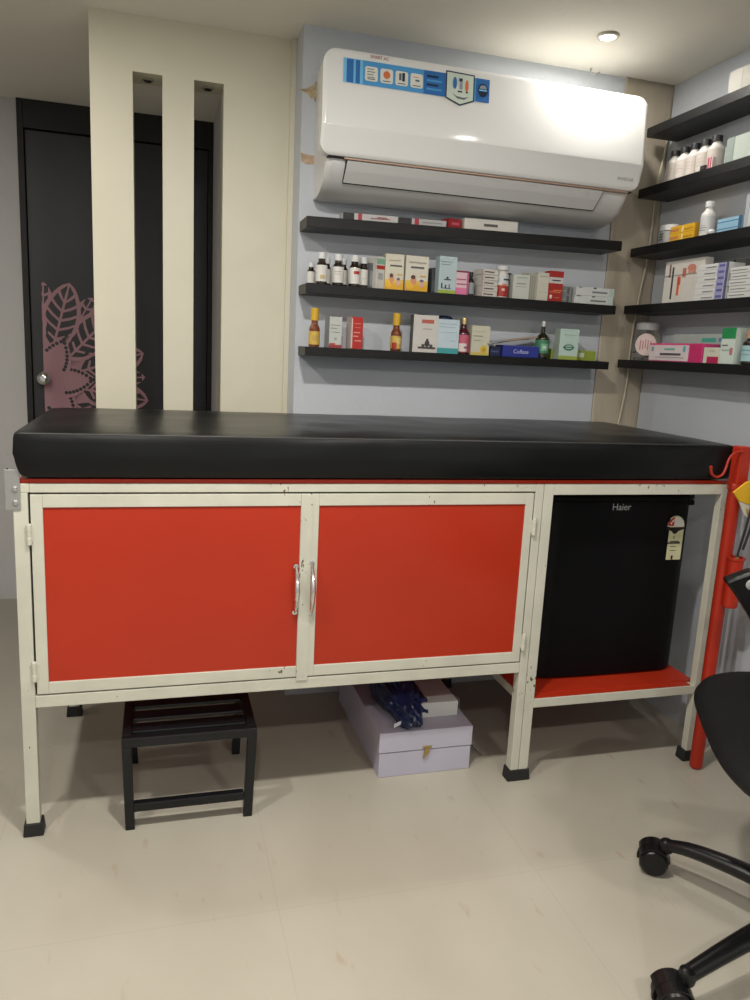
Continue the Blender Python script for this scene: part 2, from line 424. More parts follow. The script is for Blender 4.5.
# fridge bay lower rails
bx(b, 1.287,1.812, 0,.028, .217,.243); bx(b, 1.287,1.799, yb0,yb1,.217,.243)
for a,c in ((1.260,1.285),(1.813,1.833)): bx(b, a,c, .03,yb0,.217,.243)
fr = obj('frame', b, M['frame'], K, bevel=.0015)
b = NB(); bx(b, .0,1.83,.004,.628,H+.0005,H+.010); o = obj('top_board', b, M['red'], K); o['label'] = 'thin red board under the mattress'
b = NB(); bx(b, 1.262,1.825,.0285,yb0-.001,.2435,.248); bx(b, 1.288,1.798,.003,.0285,.2435,.246)
o = obj('fridge_shelf', b, M['red'], K); o['label'] = 'orange-red sheet shelf carrying the fridge'
# cabinet body sheets
b = NB(); bx(b, .0,.0015,.031,yb0-.001,.355,.817); bx(b, 1.2345,1.2355,.031,yb0-.001,.355,.817)
bx(b, .019,1.233,.030,yb0-.001,.328,.332); bx(b, .019,1.233,yb0-.006,yb0-.003,.355,.82)
obj('cabinet_body', b, M['red'], K)
# feet caps
for y in ((-.004,.034),(yb0-.004,yb1+.004)):
    for a,c in (((-.017,.023) if y[0] < .1 else (.015,.055)),(1.229,1.292),(1.805,1.840)):
        b = NB(); v = bx(b, a,c, y[0],y[1], 0,.034)
        for q in v[:4]: q.co.x += .003*(1 if q.co.x > (a+c)/2 else -1)
        obj('foot_cap', b, M['rubber'], K, bevel=.003)
# doors
def cdoor(x0, x1, rx0, rx1, hx, hz0, hz1, hinge_x):
    d = NB(); y0,y1 = -.001,.014
    bx(d, x0,rx0,y0,y1,.358,.823); bx(d, rx1,x1,y0,y1,.358,.823); bx(d, rx0,rx1,y0,y1,.358,.386); bx(d, rx0,rx1,y0,y1,.794,.823)
    dr = obj('door', d, M['frame'], K, bevel=.0012)
    o = obj('door_panel', box(rx0,rx1,.003,.006,.386,.794), M['red'], dr); o['label'] = 'glossy orange-red sheet panel'
    h = NB(); zc = (hz0+hz1)/2; hh = (hz1-hz0)/2
    pts = [(hx, .0-.026*math.cos(t*PI/2)-.001, zc+hh*t) for t in [i/10 for i in range(-10,11)]]
    tube(h, pts, .004, 10, rs=[.0032+.0042*math.cos((i-10)/10*PI/2) for i in range(21)], flat=1.2)
    for s in (-1,1): lathe(h, [(.0065,0),(.0065,-.003),(.003,-.004)], hx, -.001, zc+hh*s*.97, axis='y', seg=12)
    obj('handle', h, M['chrome'], dr, smooth=True)
    for hz in (.735,.415):
        g = NB(); lathe(g, [(.0045,-.024),(.0055,-.022),(.0055,-.008),(.0048,-.007),(.0048,.007),(.0055,.008),(.0055,.022),(.0045,.024)], hinge_x, -.005, hz, seg=12)
        bx(g, hinge_x-.008, hinge_x+.008, -.0035,-.0005, hz-.018, hz+.018)
        obj('hinge', g, M['frame'], dr, smooth=False)
    return dr
dl = cdoor(.0225, .6425, .0475, .618, .6100, .527, .646, .019)
b = NB(); bx(b, .6185,.6465,-.0035,-.0011,.349,.821); obj('door_flange', b, M['frame'], dl)
cdoor(.6445, 1.2305, .6625, 1.2085, .6485, .515, .655, 1.236)
# bolted side bracket
b = NB(); bx(b, -.026,.004,-.0035,-.0005,.79,.878); bx(b, -.026,-.0235,-.0005,.028,.79,.878)
br = obj('bracket', b, M['steel'], K, bevel=.001)
for z in (.806,.836):
    b = NB(); lathe(b, [(.0058,0),(.0058,-.002),(.004,-.0045),(.0015,-.005)], -.006, -.0035, z, axis='y', seg=14); obj('bolt', b, M['chrome'], br, smooth=True)

# mattress
def mattress():
    x0,x1,y0,y1,z0,z1 = -.006,1.826,-.014,.636,.8578,.960
    nx, ny, nz = 60, 22, 8
    bm = NB(); bmesh.ops.create_cube(bm, size=1)
    bmesh.ops.subdivide_edges(bm, edges=[e for e in bm.edges if abs(e.verts[0].co.x-e.verts[1].co.x) > .5], cuts=nx, use_grid_fill=True)
    bmesh.ops.subdivide_edges(bm, edges=[e for e in bm.edges if abs(e.verts[0].co.y-e.verts[1].co.y) > .5], cuts=ny, use_grid_fill=True)
    bmesh.ops.subdivide_edges(bm, edges=[e for e in bm.edges if abs(e.verts[0].co.z-e.verts[1].co.z) > .5], cuts=nz, use_grid_fill=True)
    W, D_, Hh = x1-x0, y1-y0, z1-z0
    for v in bm.verts:
        p = Vector((v.co.x*W, v.co.y*D_, v.co.z*Hh)); r = .009 if p.z > 0 else .018
        # round every edge
        q = Vector((max(-W/2+r, min(W/2-r, p.x)), max(-D_/2+r, min(D_/2-r, p.y)), max(-Hh/2+r, min(Hh/2-r, p.z))))
        d = p-q
        # snap plan corners more rounded
        if d.length > 1e-6:
            m_ = max(abs(d.x),abs(d.y),abs(d.z)); d = d.normalized()*min(m_, r)
            p = q+d
        X = p.x+(x0+x1)/2; Yv = p.y+(y0+y1)/2; Z = p.z+(z0+z1)/2
        top = max(0, (Z-(z0+z1)/2)/(Hh/2))
        ex = min((X-x0), (x1-X)); ey = min(Yv-y0, y1-Yv)
        crown = min(1, max(0,ey)/.10)*min(1, max(0,ex)/.12)
        Z += top**2*(.004*crown + crown*.005*noise.noise(Vector((X*3.2, Yv*4, 0))) + crown*.003*noise.noise(Vector((X*9, Yv*7, 3))))
        # side faces belly outwards, wrinkle a little
        s = 1-abs(p.z)/(Hh/2)
        if p.y < -D_/2+.02: Yv += -.004*s + .003*noise.noise(Vector((X*6, Z*10, 9)))*s
        if p.x < -W/2+.02: X += -.003*s + .012*max(0,-p.z/(Hh/2))**2
        if p.x > W/2-.02: X += .001*s
        v.co = (X, Yv, max(Z, z0))
    return bm
MT = thing('couch_mattress', 'long black vinyl couch mattress lying on the metal examination couch', 'mattress', (.91,.3,.8578))
obj('pad', mattress(), M['vinyl'], MT, smooth=True)
b = NB(); pts = [(x/40*1.80+.008, -.0108, .9572) for x in range(41)]
tube(b, pts, .0019, 8); o = obj('piping', b, M['piping'], MT, smooth=True)

# ------------------------------------------------------------------ red pole with hook at the right end
P = thing('red_drip_stand', 'red painted metal pole with a small hook at the right end of the couch', 'drip stand', (1.806,-.034,0))
b = NB(); lathe(b, [(.010,0),(.0155,.003),(.0185,.010),(.0185,.86)], 1.820, -.039, 0, seg=20)
obj('pole', b, M['redpole'], P, smooth=True)
b = NB(); bx(b, 1.806,1.842,-.058,-.0225,.852,.960); obj('socket', b, M['redpole'], P, bevel=.004)
b = NB(); lathe(b, [(.0195,0),(.0215,.003),(.0215,.014),(.0195,.018)], 1.820,-.039,.838, seg=20); obj('collar', b, M['redpole'], P, smooth=True)
b = NB(); tube(b, curve([(1.812,-.058,.948),(1.785,-.060,.944),(1.765,-.064,.928),(1.757,-.066,.904),(1.747,-.068,.886),(1.729,-.068,.879),(1.713,-.068,.888),(1.707,-.068,.905)],6), .0034, 10)
b2 = b; lathe(b2, [(.001,-.004),(.0045,-.002),(.0045,.002),(.001,.004)], 1.707,-.068,.906, seg=10)
obj('hook', b, M['redpole'], P, smooth=True)
b = NB(); hx, hy = 1.826,-.074
lathe(b, [(.019,0),(.021,.004),(.021,.135),(.024,.137),(.024,.143),(.017,.143),(.017,.04)], hx, hy, .513, seg=22)
bx(b, 1.812,1.826,-.056,-.050,.55,.62)
obj('holder', b, M['redpole'], P, smooth=True)
b = NB(); lathe(b, [(.006,0),(.006,.003),(.002,.005)], hx-.010, hy-.012, .656, seg=12); obj('bolt', b, M['brass'], P, smooth=True)

# yellow packet and black cord
t = thing('yellow_packet', 'yellow and white packet hanging beside the top of the red pole', 'packet', (1.83,-.075,.80))
b = NB(); prism(b, [(1.778,.840),(1.816,.868),(1.885,.890),(1.893,.79),(1.868,.80),(1.832,.806),(1.800,.816)], 'y', -.083,-.077); obj('upper_sheet', b, cm('D8A818'), t, bevel=.0015)
b = NB(); prism(b, [(1.802,.815),(1.834,.805),(1.868,.799),(1.89,.789),(1.885,.752),(1.846,.763),(1.824,.778)], 'y', -.081,-.077)
for i in range(4): prism(b, [(1.826+.014*i,.796),(1.833+.014*i,.792),(1.838+.013*i,.776),(1.835+.013*i,.775)], 'y', -.0825,-.081, mi=1)
obj('lower_sheet', b, [cm('C9C4B4'), cm('B98A20')], t)
b = NB(); tube(b, curve([(1.817,-.078,.60),(1.822,-.084,.68),(1.832,-.089,.76),(1.839,-.090,.82),(1.846,-.089,.838),(1.856,-.089,.83),(1.853,-.089,.79),(1.842,-.089,.73),(1.832,-.086,.68)],7), .0033, 8)
tag(obj('black_cord', b, M['rubber'], origin=(1.817,-.078,.60), smooth=True), 'thin black looped cord standing in the red tube holder of the pole', 'cord')

# ------------------------------------------------------------------ mini fridge
F = thing('mini_fridge', 'black mini fridge with an energy sticker standing in the couch bay', 'fridge', (1.57,.33,.248))
fx0, fx1 = 1.340,1.803
b = NB(); bx(b, fx0+.004,fx1-.004,.140,.535,.264,.770); obj('body', b, M['fridge'], F, bevel=.006)
b = NB(); n = 24
pts = [(fx0+(fx1-fx0)*i/n, .103-.006*(1-(2*i/n-1)**2) + (.014 if i in (0,n) else (.003 if i in (1,n-1) else 0))) for i in range(n+1)]
prism(b, pts+[(fx1,.135),(fx0,.135)], 'z', .256, .778)
obj('door', b, M['fridge'], F, smooth=True)
b = NB()
tp = [(fx0-.001,.100),(fx0+.02,.093),(1.45,.088),(1.69,.088),(fx1-.018,.093),(fx1+.010,.107),(fx1+.014,.135),(fx1+.004,.535),(fx0-.001,.535)]
prism(b, tp, 'z', .780, .799); obj('top', b, M['fridge'], F, bevel=.006)
b = NB(); bx(b, fx1-.03, fx1+.013, .108,.150,.764,.7795); obj('hinge_cover', b, M['fridge'], F, bevel=.004)
for x in (fx0+.04, fx1-.04):
    for y in (.16,.50):
        b = NB(); lathe(b, [(.014,0),(.016,.003),(.012,.0155)], x, y, .248, seg=14); obj('foot', b, M['rubber'], F)
text_front('brand_lettering', 'Haier', .0275, 1.561, .0958, .763, M['silver'], F, 1.0)
# energy sticker: round headed label
def sticker():
    bm = NB(); cx, w = 1.752, .030; z0, zt = .602, .705; y = .1005
    prof = [(cx-w,z0),(cx+w,z0),(cx+w,zt)] + [(cx+w*math.cos(t), zt+.030*math.sin(t)) for t in [PI*i/14 for i in range(1,14)]] + [(cx-w,zt)]
    prism(bm, prof, 'y', y-.0006, y+.004, 0)
    # white dial
    prism(bm, [(cx+w*.94*math.cos(t), zt-.002+.028*math.sin(t)) for t in [PI*i/14 for i in range(15)]], 'y', y-.0010, y-.0006, 1)
    prism(bm, [(cx-w*.92,zt),(cx-w*.2,zt)]+[(cx+w*.9*math.cos(t), zt+.027*math.sin(t)) for t in [PI*(.55+.43*i/8) for i in range(9)]], 'y', y-.0013, y-.0010, 2)
    for dx,dz in ((-.016,.008),(-.011,.014),(-.006,.018)):
        prism(bm, [(cx+dx+.0028*math.cos(t), zt+dz+.0034*math.sin(t)) for t in [2*PI*i/8 for i in range(8)]], 'y', y-.0016, y-.0013, 1)
    # black band drooping like wings
    prism(bm, [(cx-w,zt-.004),(cx-w,zt-.010),(cx-.012,zt-.016),(cx-.004,zt-.024),(cx+.004,zt-.024),(cx+.012,zt-.016),(cx+w,zt-.010),(cx+w,zt-.004)], 'y', y-.0011, y-.0006, 3)
    for a, c, d, e in ((-.020,.022,.050,.054),(-.012,.006,.046,.049),(.004,.018,.046,.049),(-.003,.003,.090,.102),(-.010,.010,.062,.0635),(-.010,.010,.074,.0755),(-.002,.0005,.030,.040)):
        bx(bm, cx+a, cx+c, y-.0011,y-.0006, zt-e, zt-d, mi=3)
    return bm
obj('energy_sticker', sticker(), [cm('C8C6A0'), cm('D8D8D0'), cm('B03020'), cm('14150F')], F)

# ------------------------------------------------------------------ step stool
S = thing('step_stool', 'low black metal step stool with slatted top under the couch', 'stool', (.363,.14,0))
b = NB(); sx0,sx1,sy0,sy1 = .204,.522,-.022,.305
bx(b, sx0,sx1,sy0,sy0+.022,.216,.240); bx(b, sx0,sx1,sy1-.022,sy1,.216,.240); bx(b, sx0,sx0+.022,sy0+.022,sy1-.022,.216,.240); bx(b, sx1-.022,sx1,sy0+.022,sy1-.022,.216,.240)
obj('top_frame', b, M['black_steel'], S, bevel=.002)
for i in range(4):
    y = sy0+.038+i*.066
    b = NB(); bx(b, sx0+.022,sx1-.022,y,y+.045,.228,.238); obj('slat', b, M['black_steel'], S, bevel=.003)
for x in (sx0,sx1-.022):
    for y in (sy0,sy1-.022):
        s = 1 if x > .3 else -1
        b = NB(); v = bx(b, x,x+.022,y,y+.022,0,.216)
        for q in v[:4]: q.co.x += (.006 if s < 0 else -.008)
        obj('leg', b, M['black_steel'], S, bevel=.002)
b = NB(); bx(b, sx0+.026,sx1-.030,sy0+.001,sy0+.021,.046,.068); obj('stretcher', b, M['black_steel'], S, bevel=.002)

# ------------------------------------------------------------------ storage box, white carton, blue bag
B = thing('storage_box', 'long white lidded storage box with a brass clasp on the floor under the couch', 'box', (1.01,.32,0))
obj('base', box(.875,1.147,.085,.575,0,.072), [M['boxlav']], B, bevel=.002)
b = NB(); v = bx(b, .873,1.149,.083,.577,.0745,.134); o = obj('lid', b, M['boxlav'], B, bevel=.002)
obj('lid_seam', box(.878,1.144,.088,.572,.071,.0755), M['dark'], B)
b = NB(); bx(b, 1.000,1.026,.0800,.0828,.079,.086); prism(b, [(1.006,.079),(1.020,.079),(1.020,.068),(1.012,.060),(1.006,.048),(1.001,.052),(1.005,.066)], 'y', .0785,.0815)
lathe(b, [(.004,0),(.004,-.004)], 1.012,.080,.068, axis='y', seg=10); bx(b, 1.006,1.020,.0815,.0849,.060,.0705)
obj('clasp', b, M['brass'], B, bevel=.0006)
b = NB(); bx(b, 1.012,1.127,.150,.42,.1345,.180)
o = obj('white_carton', b, M['paper'], origin=(1.03,.28,.1345), bevel=.002); tag(o, 'plain white carton lying on the long storage box under the couch', 'box')
b = NB(); bmesh.ops.create_icosphere(b, subdivisions=5, radius=1)
for v in b.verts:
    d = v.co.normalized(); n1 = noise.noise(d*2.1+Vector((3,1,0))); n2 = abs(noise.noise(d*5.0)); n3 = abs(noise.noise(d*8))
    r = 1+.16*n1-.16*n2-.05*n3
    x = d.x*r*.058; y = d.y*r*.150; z = d.z*r*.064
    x += (y)*-.10
    X = .955+x; Yv = .222+y; Z = .188+z-max(0,.16-Yv)*.3
    v.co = (min(X,1.0095), Yv, max(Z, .1355))
# loose flap of the bag hanging over the white carton
o = obj('blue_plastic_bag', b, M['bluebag'], origin=(.917,.22,.1355), smooth=True); tag(o, 'crumpled navy blue plastic bag with white print on the storage box', 'bag')
b = NB(); bmesh.ops.create_grid(b, x_segments=14, y_segments=14, size=.5)
for v in b.verts:
    u, w = v.co.x+.5, v.co.y+.5
    X = .955+u*.080; Yv = .135+w*.12
    Z = .1840+.016*abs(noise.noise(Vector((u*3,w*3,4))))+.012*(1-u)
    if Yv < .149: Z -= (.149-Yv)*2.4*(1 if u > .2 else .5)
    Yv -= .012*math.sin(u*5)
    v.co = (X, Yv, Z)
ob = obj('bag_flap', b, M['bluebag'], o, smooth=True); ob.modifiers.new('s', 'SOLIDIFY').thickness = .0015
b = NB()
for (cx, cz, w, h, sl) in ((.935,.156,.018,.007,.5),(.962,.164,.020,.006,.25)):
    prism(b, [(cx-w, cz-h-sl*w), (cx+w, cz-h+sl*w), (cx+w*1.2, cz+sl*w), (cx, cz+h*.4), (cx-w, cz-sl*w*.4)], 'y', .098,.0995)
obj('white_print', b, cm('C9CDD6'), o)
b = NB(); bmesh.ops.create_grid(b, x_segments=12, y_segments=12, size=.5)
for v in b.verts:
    u, w = v.co.x+.5, v.co.y+.5
    v.co = (1.152+.058*u+.012*noise.noise(Vector((u*4,w*4,2))), .14+.22*w, .003+.150*(1-u)**1.3*(.55+.45*math.sin(w*3.1))+.02*abs(noise.noise(Vector((u*5,w*5,0)))))
o = obj('clear_plastic_bag', b, M['clear'], origin=(1.166,.18,0), smooth=True); o.modifiers.new('s', 'SOLIDIFY').thickness = .0008
tag(o, 'crumpled clear plastic bag slumped against the right side of the storage box', 'bag')

# ------------------------------------------------------------------ air conditioner
A = thing('air_conditioner', 'white wall mounted split air conditioner above the shelves', 'air conditioner', (1.22,YB,1.61))
def ac_front():
    # rounded rectangle outline in x,z swept over a y profile
    x0,x1,z0,z1,r = .718,1.717,1.687,1.953,.035
    def yf(z):
        t = (z-z0)/(z1-z0)
        if t < .27: return .408 + (.27-t)/.27*.020
        return .408+ .012*((t-.27)/.73)**2
    bm = NB(); rings = []
    nx, nz = 40, 22
    xsn = [i/nx for i in range(nx+1)]; zs = [i/nz for i in range(nz+1)]
    def corner(u, w):
        X = x0+(x1-x0)*u; Z = z0+(z1-z0)*w
        rb = .030 if w < .5 else .042
        qx = max(x0+rb, min(x1-rb, X)); qz = max(z0+rb, min(z1-rb, Z))
        if qx != X and qz != Z:
            dx, dz = X-qx, Z-qz; m_ = max(abs(dx),abs(dz)); l = math.hypot(dx,dz)
            X = qx+dx/l*m_; Z = qz+dz/l*m_
        return X, Z
    us = sorted(set([0,.006,.012,.020,.029,.041]+[i/30 for i in range(2,29)]+[1,.994,.988,.980,.971,.959]))
    ws = sorted(set([0,.02,.045,.075,.108,.14]+[.2,.262,.275,.34,.45,.55,.65,.75,.82]+[1,.98,.955,.925,.89,.85]))
    grid = {}
    for i,u in enumerate(us):
        for j,w in enumerate(ws):
            X,Z = corner(u,w); 
            ed = min(X-x0, x1-X, Z-z0, z1-Z); ee = .0045*(max(0,1-ed/.006))**2
            grid[i,j] = bm.verts.new((X, yf(Z)+ee, Z))
    for i in range(len(us)-1):
        for j in range(len(ws)-1): bm.faces.new((grid[i,j],grid[i+1,j],grid[i+1,j+1],grid[i,j+1]))
    rim = [grid[i,0] for i in range(len(us))]+[grid[len(us)-1,j] for j in range(1,len(ws))]+[grid[i,len(ws)-1] for i in range(len(us)-2,-1,-1)]+[grid[0,j] for j in range(len(ws)-2,0,-1)]
    bk = [bm.verts.new((v.co.x, .462, v.co.z)) for v in rim]
    n = len(rim)
    for i in range(n): bm.faces.new((rim[i],rim[(i+1)%n],bk[(i+1)%n],bk[i]))
    bm.faces.new(bk[::-1])
    return bm
fp = obj('front_panel', ac_front(), M['ac'], A, smooth=True)
# body behind
b = NB(); prof = [(.463,1.946),(.50,1.952),(.639,1.952),(.639,1.600),(.60,1.597),(.545,1.604),(.490,1.630),(.463,1.665),(.447,1.690)]
x0, x1 = .744,1.706
n = len(prof)
secs = []
for X, k in ((x0+.0,.93),(x0+.006,.975),(x0+.02,1),(x1-.02,1),(x1-.006,.975),(x1,.93)):
    secs.append([b.verts.new((X-.0, .639+(y-.639)*k, 1.79+(z-1.79)*(.985 if k < 1 else 1))) for y,z in prof])
for q in range(len(secs)-1):
    for i in range(n): b.faces.new((secs[q][i],secs[q][(i+1)%n],secs[q+1][(i+1)%n],secs[q+1][i]))
b.faces.new(secs[0][::-1]); b.faces.new(secs[-1])
obj('body', b, M['ac2'], A, smooth=True)
# copper trim just under the front panel
b = NB(); bx(b, .790,1.690,.436,.470,1.681,1.6865); obj('copper_trim', b, M['acgap'], A, bevel=.001)
# louvre
b = NB(); P2 = [(.4400,1.679),(.4475,1.682),(.466,1.668),(.492,1.634),(.489,1.6305),(.460,1.657)]
prism(b, P2, 'x', .800, 1.605); lv = obj('louvre', b, M['ac2'], A, smooth=False)
b = NB()
for xa, xb in ((.7975,.7998),(1.6052,1.6072)): prism(b, [(.4415,1.679),(.450,1.683),(.470,1.668),(.496,1.632),(.489,1.6295),(.461,1.656)], 'x', xa, xb)
prism(b, [(.488,1.6300),(.496,1.6315),(.496,1.6285),(.490,1.6278)], 'x', .800, 1.605)
bx(b, .745,1.704,.440,.462,1.6835,1.6868)
obj('louvre_gap', b, M['dark'], A)
# sticker band on the front panel (slightly tilted like in use), icons
def yfp(z):
    t = (z-1.687)/(1.966-1.687); return (.408 + (.27-t)/.27*.020 if t < .27 else .408+.012*((t-.27)/.73)**2)
blue, blue2, lblue, wht, navy = cm('4A96CE',.3), cm('2A69AC',.3), cm('74B8E2',.3), cm('DADAD0',.3), cm('16233F',.3)
b = NB()
def fpq(x0,x1,z0,z1,lv,mi, pts=None):
    pts = pts or [(x0,z0),(x1,z0),(x1,z1),(x0,z1)]
    vs = [b.verts.new((px, yfp(pz)-.0006-.0003*lv, pz)) for px,pz in pts]; b.faces.new(vs).material_index = mi
fpq(.772,1.196,1.868,1.930,0,0)
fpq(.772,.826,1.868,1.930,1,2); fpq(.781,.800,1.869,1.928,2,1); fpq(.806,.818,1.869,1.928,2,1)
fpq(1.000,1.063,1.868,1.930,1,1); fpq(1.155,1.196,1.868,1.930,1,1)
def rr(cx,cz,w,h,r=.006):
    o_=[]
    for sx,sz,a0 in ((1,1,0),(-1,1,90),(-1,-1,180),(1,-1,270)):
        for k in range(5):
            t=math.radians(a0+k*22.5); o_.append((cx+sx*(w-r)+r*math.cos(t), cz+sz*(h-r)+r*math.sin(t)))
    return o_
for i, cx in enumerate((.850,.893,.936,.979)):
    fpq(0,0,0,0,2,3, rr(cx,1.898,.018,.0185))
    if i == 1: fpq(0,0,0,0,3,5,[(cx+.010*math.cos(t),1.901+.010*math.sin(t)) for t in [PI*k/8 for k in range(16)]])
    elif i == 2: fpq(cx-.008,cx-.001,1.893,1.911,3,6); fpq(cx+.001,cx+.009,1.891,1.913,3,4)
    elif i == 3: fpq(cx-.010,cx+.006,1.906,1.908,3,5); fpq(cx-.004,cx+.008,1.896,1.901,3,6)
    else:
        for k in range(4): fpq(cx-.012,cx+.010-.004*(k%2),1.888+.007*k,1.890+.007*k,3,6)
    fpq(cx-.011,cx+.011,1.8835,1.8860,3,6)
for k in range(4): fpq(1.008,1.052-.010*(k%2),1.880+.011*k,1.885+.011*k,2,4 if k % 2 else 0)
# pentagon shield
sh = [(1.064,1.938),(1.150,1.936),(1.150,1.866),(1.108,1.850),(1.064,1.866)]
shi = [(1.0675,1.9345),(1.1465,1.9325),(1.1465,1.8685),(1.108,1.854),(1.0675,1.8685)]
fpq(0,0,0,0,3,4,sh); fpq(0,0,0,0,4,7,shi)
fpq(0,0,0,0,5,1,[(1.091+.006*math.cos(t),1.908+.016*math.sin(t)) for t in [PI*k/8 for k in range(16)]])
fpq(1.105,1.114,1.893,1.921,5,8); fpq(1.103,1.113,1.914,1.922,6,4); fpq(0,0,0,0,5,5,[(1.127+.005*math.cos(t),1.904+.016*math.sin(t)) for t in [PI*k/8 for k in range(16)]])
fpq(1.100,1.114,1.885,1.889,5,4); fpq(1.124,1.131,1.885,1.889,5,4)
fpq(0,0,0,0,5,6,[(1.082,1.881),(1.098,1.874),(1.118,1.872),(1.134,1.876),(1.120,1.867),(1.100,1.868)])
# round badge
fpq(0,0,0,0,4,4,[(1.176+.015*math.cos(t),1.899+.018*math.sin(t)) for t in [PI*k/10 for k in range(20)]])
fpq(1.164,1.188,1.897,1.901,5,2); fpq(0,0,0,0,5,8,[(1.176+.011*math.cos(t),1.903+.010*math.sin(t)) for t in [PI*k/10 for k in range(11)]])
o = obj('promotional_sticker', b, [blue,blue2,lblue,wht,navy,cm('D07040'),cm('56646E'),cm('C6D2C4'),cm('8A93A0')], fp)
b = text_bm('SMART AC', .011); bmesh.ops.transform(b, matrix=Matrix.Translation((.872,yfp(1.942)-.0012,1.942)) @ Matrix.Rotation(PI/2,4,'X'), verts=b.verts)
obj('upper_lettering', b, cm('A05A50'), fp)
b = text_bm('INVERTER', .0125); bmesh.ops.transform(b, matrix=Matrix.Translation((1.665,yfp(1.718)-.0010,1.716)) @ Matrix.Rotation(PI/2,4,'X'), verts=b.verts)
obj('lower_lettering', b, cm('A8A8A4'), fp)
b = NB(); bx(b, 1.704,1.7085,.520,.545,1.625,1.660); obj('side_slot', b, M['dark'], A)

# cables in the corner
b = NB(); tube(b, curve([(1.938,.620,1.94),(1.929,.620,1.86),(1.913,.620,1.74),(1.913,.620,1.62),(1.907,.620,1.50),(1.898,.622,1.42),(1.886,.624,1.28),(1.884,.624,1.18),(1.885,.624,1.10),(1.875,.624,1.00),(1.862,.624,.92)],5), .0034, 8)
tag(obj('corner_cable', b, M['cable'], origin=(1.87,.624,.9), smooth=True), 'cream cable running down the beige corner between the two sets of shelves', 'cable')

# ------------------------------------------------------------------ shelves
def shelf(label, x0,x1,y0,y1,zt,group,tilt=0, th=.028):
    o = obj('wall_shelf', box(x0,x1,y0,y1,zt-th,zt), M['shelf'], origin=((x0+x1)/2,(y0+y1)/2,zt-th), bevel=.0012)
    tag(o, label, 'shelf', group)
    if tilt: o.rotation_euler = (0, tilt, 0)
    return o
SH = [1.545,1.350,1.168]
shelf('black floating shelf on the back wall, topmost, right below the air conditioner', .706,1.742,.52,YB,SH[0],'black shelves on the back wall', tilt=-.016, th=.030)
shelf('black floating shelf on the back wall, middle one, crowded with bottles and cartons', .708,1.744,.52,YB,SH[1],'black shelves on the back wall')
shelf('black floating shelf on the back wall, lowest, just above the couch', .712,1.740,.52,YB,SH[2],'black shelves on the back wall', th=.026)
RS = [1.920,1.733,1.546,1.359,1.178]
rl = ['black floating shelf on the right wall, topmost near the ceiling','black floating shelf on the right wall carrying the row of black capped bottles','black floating shelf on the right wall carrying the yellow cartons and white pump bottle','black floating shelf on the right wall carrying the stacked white cartons','black floating shelf on the right wall, lowest, carrying the clear jar']
for z, l, yf_ in zip(RS, rl, (.585,.596,.605,.606,.610)):
    shelf(l, 1.83,XR,-.75,yf_,z,'black shelves on the right wall', th=.028)

# ------------------------------------------------------------------ small goods: every item is its own thing
def place(root, loc, rz, ry=0):
    root.location = loc; root.rotation_euler = (0, ry, rz)
def prints(w, h, d, spec, root, y=None):
    """spec: (x0f,x1f,z0f,z1f,colour) fractions of the front face, or ('o',cx,cz,rx,rz,colour)"""
    if not spec: return
    b = NB(); ms = []; 
    for i, s in enumerate(spec):
        col = s[-1]
        if col not in ms: ms.append(col)
        mi = ms.index(col); ya = -.0004-.00022*i
        if s[0] == 'o':
            _, cx, cz, rx, rz, _c = s
            pts = [(-w/2+cx*w+rx*w*math.cos(2*PI*k/14), cz*h+rz*h*math.sin(2*PI*k/14)) for k in range(14)]
        else:
            x0,x1,z0,z1,_c = s; pts = [(-w/2+x0*w,z0*h),(-w/2+x1*w,z0*h),(-w/2+x1*w,z1*h),(-w/2+x0*w,z1*h)]
        prism(b, pts, 'y', ya, .0001, mi)
    obj('printed_front', b, [cm(c) for c in ms], root)
def carton(label, w, h, d, col, spec=(), loc=(0,0,0), rz=0, group=None, cat='carton', name='medicine_carton', ry=0, sidecol=None):
    root = thing(name, label, cat, (0,0,0), group)
    b = NB(); bx(b, -w/2,w/2,0,d,0,h); 
    # side flaps get a slightly different printed colour when asked
    if sidecol:
        b.faces.ensure_lookup_table()
        for f in b.faces:
            if abs(f.normal.x) > .5 or abs(f.calc_center_median().x) > w*.49: f.material_index = 1
    obj('carton_body', b, [cm(col)] + ([cm(sidecol)] if sidecol else []), root, bevel=.0006)
    b = NB(); bx(b, -w*.44, w*.44, d*.30, d*.34, h-.0001, h+.0004); obj('tuck_flap', b, cm(col), root)
    prints(w, h, d, spec, root); place(root, loc, rz, ry); return root
def lines(x0, x1, zs, col='6A6A6A', t=.012, jag=.0):
    return [(x0+(i%2)*jag, x1-((i*7)%3)*jag, z, z+t*1.4, col) for i, z in enumerate(zs)]
